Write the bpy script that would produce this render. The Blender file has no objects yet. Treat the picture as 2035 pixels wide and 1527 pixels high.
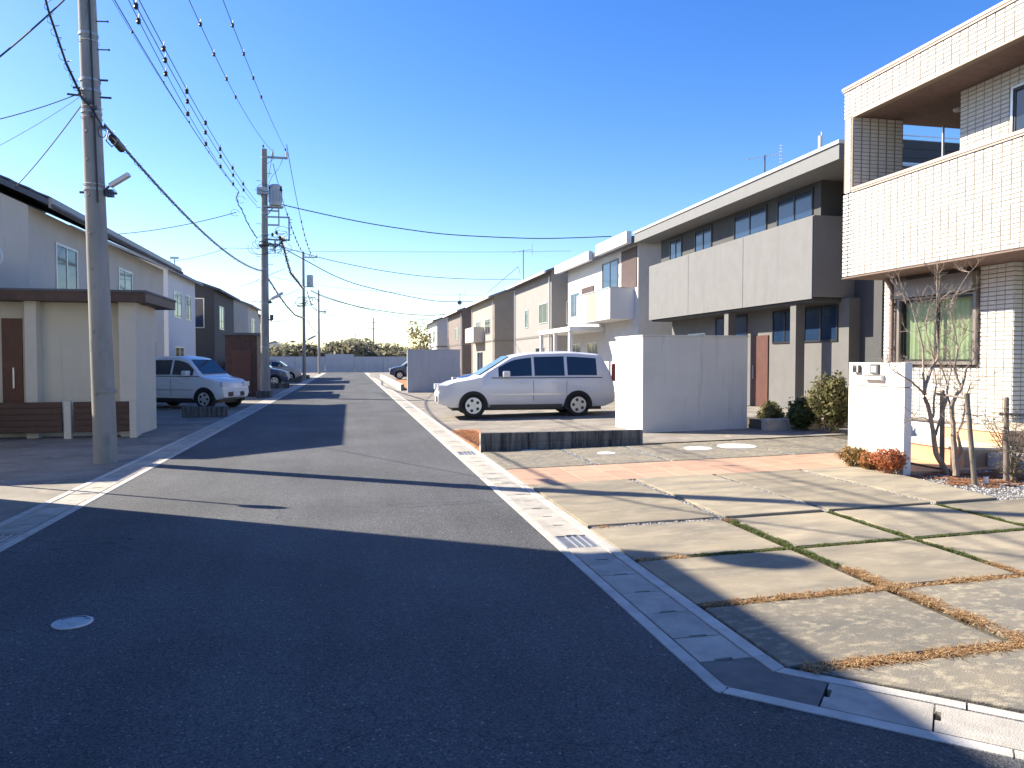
import bpy, math, random
import numpy as np
from mathutils import Vector, Matrix
R = math.radians
random.seed(7)
scn = bpy.context.scene
C = scn.collection

# ------------------------------------------------------------------ camera, sky, sun, exposure
F, CX, CY, VX, VY, CAMH = 1500.0, 1017.5, 763.5, 696.0, 715.5, 1.5
YAW = math.atan2(CX - VX, F)
PITCH = math.atan2(CY - VY, F)
cam = bpy.data.cameras.new('camera')
cam_o = bpy.data.objects.new('camera', cam)
C.objects.link(cam_o)
cam.sensor_fit = 'HORIZONTAL'
cam.sensor_width = 36.0
cam.lens = F / 2035.0 * 36.0
cam.clip_start = 0.05
cam.clip_end = 6000
cam_o.location = (0, 0, CAMH)
cam_o.rotation_euler = (R(90) - PITCH, 0, -YAW)
scn.camera = cam_o

SUN_AZ, SUN_EL = 57.1, 34.6            # degrees left of the road direction, above the horizon
sdir = Vector((-math.sin(R(SUN_AZ)) * math.cos(R(SUN_EL)), math.cos(R(SUN_AZ)) * math.cos(R(SUN_EL)), math.sin(R(SUN_EL))))
world = bpy.data.worlds.new('World')
scn.world = world
world.use_nodes = True
wn, wl = world.node_tree.nodes, world.node_tree.links
wn.clear()
sky = wn.new('ShaderNodeTexSky')
sky.sky_type = 'NISHITA'
sky.sun_disc = False
sky.sun_elevation = R(SUN_EL)
sky.sun_rotation = R(-SUN_AZ)
sky.altitude = 0
sky.air_density = 1.0
sky.dust_density = 0.4
sky.ozone_density = 2.2
hsv = wn.new('ShaderNodeHueSaturation')
hsv.inputs['Saturation'].default_value = 1.38
hsv.inputs['Hue'].default_value = 0.516
hsv.inputs['Value'].default_value = 1.0
bg = wn.new('ShaderNodeBackground')
bg.inputs['Strength'].default_value = 0.093
wo = wn.new('ShaderNodeOutputWorld')
wl.new(sky.outputs[0], hsv.inputs['Color'])
wl.new(hsv.outputs[0], bg.inputs['Color'])
wl.new(bg.outputs[0], wo.inputs['Surface'])
sun = bpy.data.lights.new('sun', 'SUN')
sun.energy = 5.0
sun.angle = R(0.5)
sun.color = (1.0, 0.90, 0.735)
sun_o = bpy.data.objects.new('sun', sun)
C.objects.link(sun_o)
sun_o.rotation_euler = sdir.to_track_quat('Z', 'Y').to_euler()
scn.view_settings.view_transform = 'Standard'
scn.view_settings.look = 'None'
scn.view_settings.gamma = 1
scn.view_settings.exposure = 1.45
scn.view_settings.use_curve_mapping = False
scn.cycles.max_bounces = 8
scn.cycles.use_denoising = True

# ------------------------------------------------------------------ photograph pixel -> point in the place
def _basis():
    f = Vector((math.sin(YAW) * math.cos(PITCH), math.cos(YAW) * math.cos(PITCH), -math.sin(PITCH)))
    r = Vector((math.cos(YAW), -math.sin(YAW), 0))
    return r, r.cross(f), f
_r, _u, _f = _basis()
def ray(u, v):
    return _r * ((u - CX) / F) + _u * (-(v - CY) / F) + _f
def atY(u, v, y):
    d = ray(u, v); t = y / d.y
    return Vector((d.x * t, y, CAMH + d.z * t))
def atX(u, v, x):
    d = ray(u, v); t = x / d.x
    return Vector((x, d.y * t, CAMH + d.z * t))
def at_line(u, v, a, b):               # ray meets the upright plane through plan points a and b
    d = ray(u, v); ex, ey = b[0] - a[0], b[1] - a[1]
    t = (a[0] * ey - a[1] * ex) / (d.x * ey - d.y * ex)
    return Vector((d.x * t, d.y * t, CAMH + d.z * t))
SL, XG = 0.02, 2.12
def gz(x):                             # the plots on the right rise gently from the gutter
    return max(0.0, SL * (min(x, 9.5) - XG))

# ------------------------------------------------------------------ materials
MATS = {}
def mat(name, col, rough=0.7, var=0.12, scale=3.0, bump=0.0, bscale=40.0, metal=0.0, stretch=(1, 1, 1), col2=None, spec=0.5, detail=6, dirt=None, coat=0.0, ovar=0.0, dw=0.12):
    if name in MATS: return MATS[name]
    m = bpy.data.materials.new(name); m.use_nodes = True
    n, l = m.node_tree.nodes, m.node_tree.links
    p = n['Principled BSDF']
    p.inputs['Roughness'].default_value = rough
    p.inputs['Metallic'].default_value = metal
    p.inputs['Specular IOR Level'].default_value = spec
    p.inputs['Coat Weight'].default_value = coat
    geo = n.new('ShaderNodeNewGeometry')
    mp = n.new('ShaderNodeMapping'); mp.inputs['Scale'].default_value = stretch
    l.new(geo.outputs['Position'], mp.inputs['Vector'])
    if col2 is None: col2 = tuple(c * (1 - 2 * var) for c in col)
    nz = n.new('ShaderNodeTexNoise'); nz.inputs['Scale'].default_value = scale
    nz.inputs['Detail'].default_value = detail; nz.inputs['Roughness'].default_value = 0.6
    l.new(mp.outputs[0], nz.inputs['Vector'])
    rp = n.new('ShaderNodeMapRange'); rp.inputs['From Min'].default_value = 0.35; rp.inputs['From Max'].default_value = 0.65
    l.new(nz.outputs['Fac'], rp.inputs['Value'])
    mx = n.new('ShaderNodeMix'); mx.data_type = 'RGBA'
    mx.inputs['A'].default_value = (*col, 1); mx.inputs['B'].default_value = (*col2, 1)
    l.new(rp.outputs[0], mx.inputs['Factor'])
    out = mx.outputs['Result']
    if dirt:                           # (colour, scale, threshold, stretch)
        dc, ds, dt, dst = dirt
        m2 = n.new('ShaderNodeMapping'); m2.inputs['Scale'].default_value = dst
        l.new(geo.outputs['Position'], m2.inputs['Vector'])
        n2 = n.new('ShaderNodeTexNoise'); n2.inputs['Scale'].default_value = ds; n2.inputs['Detail'].default_value = 8
        n2.inputs['Roughness'].default_value = 0.7
        l.new(m2.outputs[0], n2.inputs['Vector'])
        r2 = n.new('ShaderNodeMapRange'); r2.inputs['From Min'].default_value = dt; r2.inputs['From Max'].default_value = dt + dw
        l.new(n2.outputs['Fac'], r2.inputs['Value'])
        x2 = n.new('ShaderNodeMix'); x2.data_type = 'RGBA'
        l.new(out, x2.inputs['A']); x2.inputs['B'].default_value = (*dc, 1)
        l.new(r2.outputs[0], x2.inputs['Factor'])
        out = x2.outputs['Result']
    if ovar:                           # pieces of one kind differ a little in tone
        oi = n.new('ShaderNodeObjectInfo'); r3 = n.new('ShaderNodeMapRange')
        r3.inputs['To Min'].default_value = 1 - ovar; r3.inputs['To Max'].default_value = 1 + ovar
        l.new(oi.outputs['Random'], r3.inputs['Value'])
        x3 = n.new('ShaderNodeMix'); x3.data_type = 'RGBA'; x3.blend_type = 'MULTIPLY'; x3.inputs['Factor'].default_value = 1
        l.new(out, x3.inputs['A']); l.new(r3.outputs[0], x3.inputs['B']); out = x3.outputs['Result']
    l.new(out, p.inputs['Base Color'])
    if bump > 0:
        nb = n.new('ShaderNodeTexNoise'); nb.inputs['Scale'].default_value = bscale; nb.inputs['Detail'].default_value = 5
        l.new(geo.outputs['Position'], nb.inputs['Vector'])
        b = n.new('ShaderNodeBump'); b.inputs['Strength'].default_value = bump; b.inputs['Distance'].default_value = 0.01
        l.new(nb.outputs['Fac'], b.inputs['Height']); l.new(b.outputs[0], p.inputs['Normal'])
    MATS[name] = m
    return m

def asphalt_mat():
    m = bpy.data.materials.new('asphalt'); m.use_nodes = True
    n, l = m.node_tree.nodes, m.node_tree.links
    p = n['Principled BSDF']; p.inputs['Roughness'].default_value = 0.85; p.inputs['Specular IOR Level'].default_value = 0.3
    geo = n.new('ShaderNodeNewGeometry')
    big = n.new('ShaderNodeTexNoise'); big.inputs['Scale'].default_value = 0.55; big.inputs['Detail'].default_value = 6
    l.new(geo.outputs['Position'], big.inputs['Vector'])
    vor = n.new('ShaderNodeTexVoronoi'); vor.inputs['Scale'].default_value = 120
    l.new(geo.outputs['Position'], vor.inputs['Vector'])
    fine = n.new('ShaderNodeTexNoise'); fine.inputs['Scale'].default_value = 160; fine.inputs['Detail'].default_value = 4
    l.new(geo.outputs['Position'], fine.inputs['Vector'])
    cr = n.new('ShaderNodeValToRGB')
    cr.color_ramp.elements[0].position = 0.0; cr.color_ramp.elements[0].color = (0.026, 0.029, 0.036, 1)
    cr.color_ramp.elements[1].position = 1.0; cr.color_ramp.elements[1].color = (0.40, 0.385, 0.36, 1)
    for pos, c in ((0.35, (0.066, 0.070, 0.077)), (0.62, (0.088, 0.091, 0.096)), (0.88, (0.125, 0.127, 0.130)), (0.965, (0.27, 0.27, 0.26))):
        e = cr.color_ramp.elements.new(pos); e.color = (*c, 1)
    l.new(vor.outputs['Color'], cr.inputs['Fac'])
    rb = n.new('ShaderNodeMapRange'); rb.inputs['From Min'].default_value = 0.3; rb.inputs['From Max'].default_value = 0.7
    rb.inputs['To Min'].default_value = 0.75; rb.inputs['To Max'].default_value = 1.2
    l.new(big.outputs['Fac'], rb.inputs['Value'])
    # tyre lanes: the two wheel tracks are worn a little smoother and paler
    mul = n.new('ShaderNodeMix'); mul.data_type = 'RGBA'; mul.blend_type = 'MULTIPLY'; mul.inputs['Factor'].default_value = 1
    l.new(cr.outputs[0], mul.inputs['A']); l.new(rb.outputs[0], mul.inputs['B'])
    # worn tracks along the road and soft dark stains
    mp = n.new('ShaderNodeMapping'); mp.inputs['Scale'].default_value = (1.4, 0.10, 1)
    l.new(geo.outputs['Position'], mp.inputs['Vector'])
    st = n.new('ShaderNodeTexNoise'); st.inputs['Scale'].default_value = 1.0; st.inputs['Detail'].default_value = 7; st.inputs['Roughness'].default_value = 0.65
    l.new(mp.outputs[0], st.inputs['Vector'])
    rs = n.new('ShaderNodeMapRange'); rs.inputs['From Min'].default_value = 0.32; rs.inputs['From Max'].default_value = 0.68
    rs.inputs['To Min'].default_value = 0.84; rs.inputs['To Max'].default_value = 1.16
    l.new(st.outputs['Fac'], rs.inputs['Value'])
    m2 = n.new('ShaderNodeMix'); m2.data_type = 'RGBA'; m2.blend_type = 'MULTIPLY'; m2.inputs['Factor'].default_value = 1
    l.new(mul.outputs['Result'], m2.inputs['A']); l.new(rs.outputs[0], m2.inputs['B'])
    # fine cracks
    vc = n.new('ShaderNodeTexVoronoi'); vc.feature = 'DISTANCE_TO_EDGE'; vc.inputs['Scale'].default_value = 0.22
    wn_ = n.new('ShaderNodeTexNoise'); wn_.inputs['Scale'].default_value = 2.2; wn_.inputs['Detail'].default_value = 6
    l.new(geo.outputs['Position'], wn_.inputs['Vector'])
    va = n.new('ShaderNodeVectorMath'); va.operation = 'MULTIPLY_ADD'; va.inputs[1].default_value = (.8, .8, 0)
    l.new(wn_.outputs['Color'], va.inputs[0]); l.new(geo.outputs['Position'], va.inputs[2]); l.new(va.outputs[0], vc.inputs['Vector'])
    rc_ = n.new('ShaderNodeMapRange'); rc_.inputs['From Max'].default_value = 0.0016; rc_.inputs['To Min'].default_value = 0.55
    l.new(vc.outputs['Distance'], rc_.inputs['Value'])
    m3 = n.new('ShaderNodeMix'); m3.data_type = 'RGBA'; m3.blend_type = 'MULTIPLY'; m3.inputs['Factor'].default_value = 1
    l.new(m2.outputs['Result'], m3.inputs['A']); l.new(rc_.outputs[0], m3.inputs['B'])
    l.new(m3.outputs['Result'], p.inputs['Base Color'])
    add = n.new('ShaderNodeMath'); add.operation = 'ADD'
    l.new(vor.outputs['Distance'], add.inputs[0]); l.new(fine.outputs['Fac'], add.inputs[1])
    b = n.new('ShaderNodeBump'); b.inputs['Strength'].default_value = 0.55; b.inputs['Distance'].default_value = 0.006
    l.new(add.outputs[0], b.inputs['Height']); l.new(b.outputs[0], p.inputs['Normal'])
    return m

def glass_mat(name, tint, refl=0.25):
    m = bpy.data.materials.new(name); m.use_nodes = True
    n, l = m.node_tree.nodes, m.node_tree.links
    n.remove(n['Principled BSDF'])
    tr = n.new('ShaderNodeBsdfTransparent'); tr.inputs[0].default_value = (*tint, 1)
    gl = n.new('ShaderNodeBsdfGlossy'); gl.inputs['Roughness'].default_value = 0.03
    ms = n.new('ShaderNodeMixShader'); lw = n.new('ShaderNodeLayerWeight'); lw.inputs['Blend'].default_value = 0.35
    mr = n.new('ShaderNodeMapRange'); mr.inputs['To Min'].default_value = refl * 0.4; mr.inputs['To Max'].default_value = refl + 0.5
    l.new(lw.outputs['Fresnel'], mr.inputs['Value']); l.new(mr.outputs[0], ms.inputs['Fac'])
    l.new(tr.outputs[0], ms.inputs[1]); l.new(gl.outputs[0], ms.inputs[2])
    l.new(ms.outputs[0], n['Material Output'].inputs['Surface'])
    return m

def leaf_mat(name, cols, trans=0.35):
    m = bpy.data.materials.new(name); m.use_nodes = True
    n, l = m.node_tree.nodes, m.node_tree.links
    p = n['Principled BSDF']; p.inputs['Roughness'].default_value = 0.65
    geo = n.new('ShaderNodeNewGeometry')
    cr = n.new('ShaderNodeValToRGB')
    els = cr.color_ramp.elements
    els[0].color = (*cols[0], 1); els[1].color = (*cols[-1], 1)
    for i, c in enumerate(cols[1:-1]):
        e = els.new((i + 1) / (len(cols) - 1)); e.color = (*c, 1)
    l.new(geo.outputs['Random Per Island'], cr.inputs['Fac'])
    l.new(cr.outputs[0], p.inputs['Base Color'])
    tl = n.new('ShaderNodeBsdfTranslucent'); l.new(cr.outputs[0], tl.inputs['Color'])
    ms = n.new('ShaderNodeMixShader'); ms.inputs['Fac'].default_value = trans
    l.new(p.outputs[0], ms.inputs[1]); l.new(tl.outputs[0], ms.inputs[2]); l.new(ms.outputs[0], n['Material Output'].inputs['Surface'])
    return m

M_ASPH = asphalt_mat()
M_KERB = mat('kerb_concrete', (0.50, 0.475, 0.43), 0.85, 0.12, 6, 0.4, 120, dirt=((0.22, 0.21, 0.19), 9, 0.6, (1, 1, 1)), ovar=.08)
M_COVER = mat('cover_concrete', (0.43, 0.40, 0.35), 0.9, 0.14, 5, 0.5, 150, dirt=((0.25, 0.235, 0.205), 4, 0.56, (1, 1, 1)), ovar=.10, dw=.2)
M_PATCH = mat('patch_concrete', (0.15, 0.145, 0.135), 0.9, 0.15, 7, 0.4, 90)
M_SLAB = mat('slab_concrete', (0.29, 0.245, 0.170), 0.88, 0.0, 1.3, 0.35, 130, stretch=(0.6, 1.8, 1), col2=(0.165, 0.148, 0.115), dirt=((0.36, 0.31, 0.22), 3.5, 0.48, (0.8, 1.5, 1)), ovar=.13, dw=.3)
M_SLAB2 = mat('slab_weathered', (0.20, 0.175, 0.130), 0.9, 0.0, 1.8, 0.4, 120, stretch=(0.8, 1.6, 1), col2=(0.125, 0.118, 0.102), dirt=((0.40, 0.345, 0.24), 14, 0.50, (0.8, 1.2, 1)), ovar=.10, dw=.22)
M_JOINT = mat('joint_soil', (0.10, 0.085, 0.065), 0.95, 0.2, 12, 0.8, 90)
M_TERRA = mat('terracotta', (0.50, 0.27, 0.185), 0.8, 0.10, 4, 0.3, 120, col2=(0.42, 0.245, 0.18))
M_SOIL = mat('bare_ground', (0.26, 0.235, 0.20), 0.95, 0.2, 1.2, 0.5, 30, dirt=((0.34, 0.29, 0.22), 3, 0.55, (1, 1, 1)))
M_FIELD = mat('field_ground', (0.17, 0.16, 0.12), 0.95, 0.2, 0.1)
M_TILE = mat('cream_tile', (0.64, 0.635, 0.61), 0.72, 0.04, 9, 0.6, 55, spec=0.3, ovar=.04)
M_GROUT = mat('tile_grout', (0.27, 0.235, 0.18), 0.9, 0.08, 20, 0.2, 80)
M_COPE = mat('coping_beige', (0.50, 0.38, 0.30), 0.55, 0.06, 5)
M_SOFFIT = mat('soffit_brown', (0.20, 0.135, 0.11), 0.75, 0.12, 8, 0.2, 60)
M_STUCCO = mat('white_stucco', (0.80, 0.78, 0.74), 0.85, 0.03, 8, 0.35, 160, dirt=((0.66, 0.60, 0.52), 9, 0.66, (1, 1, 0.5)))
M_STUCCOG = mat('pale_stucco', (0.60, 0.59, 0.57), 0.85, 0.04, 3, 0.3, 120)
M_ALU = mat('bronze_aluminium', (0.27, 0.235, 0.21), 0.4, 0.04, 5, metal=0.5)
M_ALUD = mat('dark_aluminium', (0.035, 0.035, 0.04), 0.4, 0.04, 5, metal=0.4)
M_ALUS = mat('silver_aluminium', (0.62, 0.62, 0.62), 0.35, 0.04, 5, metal=0.7)
M_PIPE = mat('brown_pipe', (0.23, 0.15, 0.125), 0.5, 0.05, 4)
M_POLE = mat('pole_concrete', (0.31, 0.30, 0.285), 0.85, 0.12, 2.2, 0.35, 110, stretch=(2, 2, 0.5), dirt=((0.20, 0.198, 0.195), 3, 0.57, (3, 3, 0.6)))
M_STEEL = mat('galvanised_steel', (0.40, 0.41, 0.42), 0.5, 0.08, 6, metal=0.6)
M_DSTEEL = mat('dark_steel', (0.10, 0.11, 0.13), 0.5, 0.08, 6, metal=0.4)
M_CABLE = mat('black_cable', (0.022, 0.024, 0.035), 0.55, 0.05, 5)
M_CERAM = mat('ceramic_white', (0.72, 0.72, 0.72), 0.25, 0.03, 5)
M_CLOS = mat('black_plastic', (0.025, 0.025, 0.025), 0.45, 0.1, 20)
M_TRANS = mat('transformer_paint', (0.45, 0.47, 0.50), 0.5, 0.05, 5)
M_BARK = mat('grey_bark', (0.43, 0.345, 0.275), 0.9, 0.25, 14, 0.7, 60, stretch=(1, 1, 0.3))
M_STAKE = mat('weathered_stake', (0.27, 0.225, 0.185), 0.9, 0.22, 20, 0.6, 60, stretch=(1, 1, 0.15))
M_BLOCK = mat('stained_block', (0.17, 0.168, 0.16), 0.92, 0.0, 4, 0.6, 90, stretch=(3.5, 3.5, 0.35), col2=(0.03, 0.03, 0.033))
M_BLOCKE = mat('lit_end_block', (0.42, 0.39, 0.34), 0.9, 0.15, 5, 0.5, 90)
M_STONE = leaf_mat('gravel_stones', [(0.07, 0.07, 0.08), (0.17, 0.17, 0.18), (0.30, 0.29, 0.28), (0.62, 0.60, 0.56)], 0.0)
M_GRASS = leaf_mat('short_green_grass', [(0.05, 0.085, 0.02), (0.085, 0.14, 0.03), (0.14, 0.18, 0.05), (0.30, 0.26, 0.11)])
M_DRY = leaf_mat('dry_grass', [(0.20, 0.10, 0.045), (0.38, 0.21, 0.09), (0.50, 0.33, 0.16), (0.62, 0.47, 0.27)])
M_NANDI = leaf_mat('orange_leaves', [(0.09, 0.10, 0.025), (0.32, 0.12, 0.045), (0.50, 0.17, 0.055), (0.22, 0.15, 0.04), (0.55, 0.26, 0.10)])
M_GREENL = leaf_mat('evergreen_leaves', [(0.035, 0.06, 0.018), (0.06, 0.09, 0.025), (0.10, 0.12, 0.04)])
M_OLIVE = leaf_mat('olive_leaves', [(0.07, 0.08, 0.025), (0.12, 0.125, 0.04), (0.17, 0.15, 0.05), (0.22, 0.17, 0.06)])
M_GLASS = glass_mat('clear_glass', (0.96, 0.98, 0.97), 0.12)
M_DGLASS = mat('dark_glass', (0.02, 0.03, 0.045), 0.06, 0.05, 2, spec=0.8)
M_CURT = mat('green_curtain', (0.50, 0.62, 0.36), 0.9, 0.06, 12, stretch=(8, 8, 0.3))
M_CURT2 = mat('dark_room', (0.08, 0.11, 0.09), 0.9, 0.1, 3)
M_WHITEP = mat('white_paint', (0.80, 0.80, 0.79), 0.35, 0.02, 5, coat=0.4)
M_ROOFD = mat('slate_roof', (0.10, 0.115, 0.14), 0.7, 0.12, 3, 0.3, 30)
M_ROOFG = mat('grey_roof', (0.30, 0.31, 0.33), 0.7, 0.08, 3)
M_RUBBER = mat('tyre_rubber', (0.02, 0.02, 0.021), 0.8, 0.05, 10)

# ------------------------------------------------------------------ mesh building
class MB:
    def __init__(s): s.v = []; s.f = []
    def quad(s, a, b, c, d):
        i = len(s.v); s.v += [tuple(a), tuple(b), tuple(c), tuple(d)]; s.f.append((i, i + 1, i + 2, i + 3)); return s
    def poly(s, pts):
        i = len(s.v); s.v += [tuple(p) for p in pts]; s.f.append(tuple(range(i, i + len(pts)))); return s
    def box(s, x0, x1, y0, y1, z0, z1, bev=0.0):
        if x0 > x1: x0, x1 = x1, x0
        if y0 > y1: y0, y1 = y1, y0
        if z0 > z1: z0, z1 = z1, z0
        i = len(s.v)
        if bev <= 0:
            s.v += [(x, y, z) for z in (z0, z1) for y in (y0, y1) for x in (x0, x1)]
            s.f += [tuple(i + k for k in q) for q in ((0, 2, 3, 1), (4, 5, 7, 6), (0, 1, 5, 4), (2, 6, 7, 3), (0, 4, 6, 2), (1, 3, 7, 5))]
        else:
            b = bev
            s.v += [(x, y, z0) for y in (y0, y1) for x in (x0, x1)]
            s.v += [(x, y, z1 - b) for y in (y0, y1) for x in (x0, x1)]
            s.v += [(x, y, z1) for y in (y0 + b, y1 - b) for x in (x0 + b, x1 - b)]
            q = [(0, 2, 3, 1)]
            for o in (0, 4):
                q += [(o, o + 1, o + 5, o + 4), (o + 1, o + 3, o + 7, o + 5), (o + 3, o + 2, o + 6, o + 7), (o + 2, o, o + 4, o + 6)]
            q += [(8, 9, 11, 10)]
            s.f += [tuple(i + k for k in t) for t in q]
        return s
    def prism(s, poly, z0, z1, bev=0.0):      # plan polygon (counter-clockwise), top heights may be functions of x
        n = len(poly); i = len(s.v)
        fz0 = z0 if callable(z0) else (lambda x: z0)
        fz1 = z1 if callable(z1) else (lambda x: z1)
        cx = sum(p[0] for p in poly) / n; cy = sum(p[1] for p in poly) / n
        s.v += [(x, y, fz0(x)) for x, y in poly]
        if bev <= 0:
            s.v += [(x, y, fz1(x)) for x, y in poly]
            s.f += [(i + k, i + (k + 1) % n, i + n + (k + 1) % n, i + n + k) for k in range(n)]
            s.f += [tuple(i + n + k for k in range(n)), tuple(i + k for k in reversed(range(n)))]
        else:
            s.v += [(x, y, fz1(x) - bev) for x, y in poly]
            for x, y in poly:
                d = math.hypot(x - cx, y - cy); k = 1 - 1.4 * bev / d
                s.v.append((cx + (x - cx) * k, cy + (y - cy) * k, fz1(x)))
            for o in (0, n):
                s.f += [(i + o + k, i + o + (k + 1) % n, i + o + n + (k + 1) % n, i + o + n + k) for k in range(n)]
            s.f += [tuple(i + 2 * n + k for k in range(n)), tuple(i + k for k in reversed(range(n)))]
        return s
    def tube(s, pts, r, n=8, caps=True):
        pts = [Vector(p) for p in pts]
        rr = r if isinstance(r, (list, tuple)) else [r] * len(pts)
        i0 = len(s.v)
        ref = Vector((0, 0, 1))
        d0 = (pts[1] - pts[0]).normalized()
        if abs(d0.z) > 0.9: ref = Vector((1, 0, 0))
        for k, p in enumerate(pts):
            d = (pts[min(k + 1, len(pts) - 1)] - pts[max(k - 1, 0)])
            if d.length < 1e-9: d = d0
            d.normalize()
            a = d.cross(ref)
            if a.length < 1e-4: a = d.cross(Vector((0, 1, 0)))
            a.normalize(); b = d.cross(a)
            ref = b.cross(d) if False else ref
            for j in range(n):
                t = 2 * math.pi * j / n
                q = p + (a * math.cos(t) + b * math.sin(t)) * rr[k]
                s.v.append(tuple(q))
        for k in range(len(pts) - 1):
            for j in range(n):
                a0 = i0 + k * n + j; a1 = i0 + k * n + (j + 1) % n
                s.f.append((a0, a1, a1 + n, a0 + n))
        if caps:
            s.f.append(tuple(i0 + j for j in reversed(range(n))))
            s.f.append(tuple(i0 + (len(pts) - 1) * n + j for j in range(n)))
        return s
    def cyl(s, a, b, r, n=12): return s.tube([a, b], r, n)
    def lathe(s, prof, c=(0, 0, 0), n=16):     # prof: (r, z)
        i0 = len(s.v)
        for r, z in prof:
            for j in range(n):
                t = 2 * math.pi * j / n
                s.v.append((c[0] + r * math.cos(t), c[1] + r * math.sin(t), c[2] + z))
        for k in range(len(prof) - 1):
            for j in range(n):
                a0 = i0 + k * n + j; a1 = i0 + k * n + (j + 1) % n
                s.f.append((a0, a1, a1 + n, a0 + n))
        s.f.append(tuple(i0 + j for j in reversed(range(n))))
        s.f.append(tuple(i0 + (len(prof) - 1) * n + j for j in range(n)))
        return s
    def build(s, name, m, parent=None, smooth=False, loc=None, **kw):
        me = bpy.data.meshes.new(name)
        off = Vector(loc) if loc is not None else Vector((0, 0, 0))
        me.from_pydata([tuple(Vector(v) - off) for v in s.v] if loc is not None else s.v, [], s.f)
        me.materials.append(m)
        if smooth:
            me.polygons.foreach_set('use_smooth', [True] * len(me.polygons))
            try: me.set_sharp_from_angle(angle=R(40))
            except Exception: pass
        me.update()
        o = bpy.data.objects.new(name, me); C.objects.link(o)
        if loc is not None: o.location = off
        if parent is not None: adopt(o, parent)
        tag(o, **kw)
        return o

WORLD_OF = {}
def wloc(o):
    p = Vector(o.location)
    q = o.parent
    while q is not None:
        p = p + Vector(q.location); q = q.parent
    return p
def adopt(o, parent):                  # geometry is written in world coordinates: undo the parent's offset
    o.parent = parent
    o.matrix_parent_inverse = Matrix.Identity(4)
    o.location = Vector(o.location) - wloc(parent)
def tag(o, label=None, cat=None, group=None, kind=None):
    if label: o['label'] = label
    if cat: o['category'] = cat
    if group: o['group'] = group
    if kind: o['kind'] = kind
    return o
def empty(name, loc, label, cat, group=None, kind=None):
    o = bpy.data.objects.new(name, None); C.objects.link(o)
    o.location = loc; o.empty_display_size = 0.2
    return tag(o, label, cat, group, kind)
def copy_piece(src, name, loc, parent, rot=None):
    o = src.copy(); o.name = name; C.objects.link(o)
    o.parent = None; o.location = loc
    if rot is not None: o.rotation_euler = rot
    if parent is not None: adopt(o, parent)
    return o
def B(name, m, parent, *boxes, **kw):  # one part made of boxes
    b = MB()
    for bx in boxes: b.box(*bx)
    return b.build(name, m, parent, **kw)
# ------------------------------------------------------------------ the ground
def sheet(name, xs, ys, zf, m, kind='structure'):
    b = MB()
    for i in range(len(xs) - 1):
        for j in range(len(ys) - 1):
            x0, x1, y0, y1 = xs[i], xs[i + 1], ys[j], ys[j + 1]
            b.quad((x0, y0, zf(x0)), (x1, y0, zf(x1)), (x1, y1, zf(x1)), (x0, y1, zf(x0)))
    return b.build(name, m, kind=kind)
sheet('ground', [-2500, 2500], [-400, 4200], lambda x: -0.30, M_FIELD)
sheet('plot_ground', [-70, -3.16], [-25, 89.5], lambda x: -0.004, M_SOIL)
sheet('plot_ground', [2.075, 9.5, 80], [12.25, 89.5], lambda x: gz(x) - 0.004, M_SOIL)
sheet('end_ground', [-90, 90], [89.5, 240], lambda x: -0.008, M_SOIL)
b = MB()
b.quad((-2.68, -25, 0), (1.60, -25, 0), (1.60, 89.5, 0), (-2.68, 89.5, 0))
# the mouth of the side road, in front of the cut kerb corner
b.poly([(1.60, -25, 0), (60, -25, 0), (60, -0.9, 0), (5.95, -0.9, 0), (1.63, 3.09, 0), (1.60, 3.12, 0)])
road = b.build('road', M_ASPH, kind='structure')
sheet('side_street', [-60, 60], [89.5, 94.0], lambda x: 0.0, M_ASPH)

# ------------------------------------------------------------------ gutters with their lids
def cover_mesh(y0, y1, x0, x1, slot_x, zt=0.003):
    """one precast lid with the hand slot cut in its near edge"""
    g = 0.004; sw, sd = 0.05, 0.022
    pts = [(x0, y0 + g), (slot_x - sw, y0 + g), (slot_x - sw, y0 + g + sd), (slot_x + sw, y0 + g + sd), (slot_x + sw, y0 + g), (x1, y0 + g), (x1, y1 - g), (x0, y1 - g)]
    return MB().prism(pts, -0.05, zt)
gut_r = empty('roadside_gutter', (1.83, 40, 0), None, None, kind='structure')
gut_l = empty('roadside_gutter', (-2.9, 40, 0), None, None, kind='structure')
M_DARKJ = mat('gutter_shade', (0.035, 0.033, 0.03), 0.95, 0.1, 10)
def gutter(parent, xe, xi0, xi1, xo, y0, y1, side):
    """kerb strip xe..xi0 on the road side, lids xi0..xi1, strip xi1..xo behind"""
    # channel bed
    B('channel_bed', M_DARKJ, parent, (min(xe, xo), max(xe, xo), y0, y1, -0.16, -0.075))
    y = y0; k = 0
    while y < y1 - 0.01:                      # kerb lengths of 2 m
        e = min(y + 2.0, y1)
        for a, c in ((xe, xi0), (xi1, xo)):
            lo, hi = min(a, c), max(a, c)
            kb = MB(); kb.box(lo, hi, y + 0.004, e - 0.004, -0.1, 0.005, 0.0025)
            kb.build('kerb', M_KERB, parent)
        y = e; k += 1
gutter(gut_r, 1.602, 1.675, 1.975, 2.058, 3.42, 89.4, 1)
gutter(gut_l, -2.682, -2.762, -3.075, -3.155, -20.58, 89.4, -1)
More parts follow.
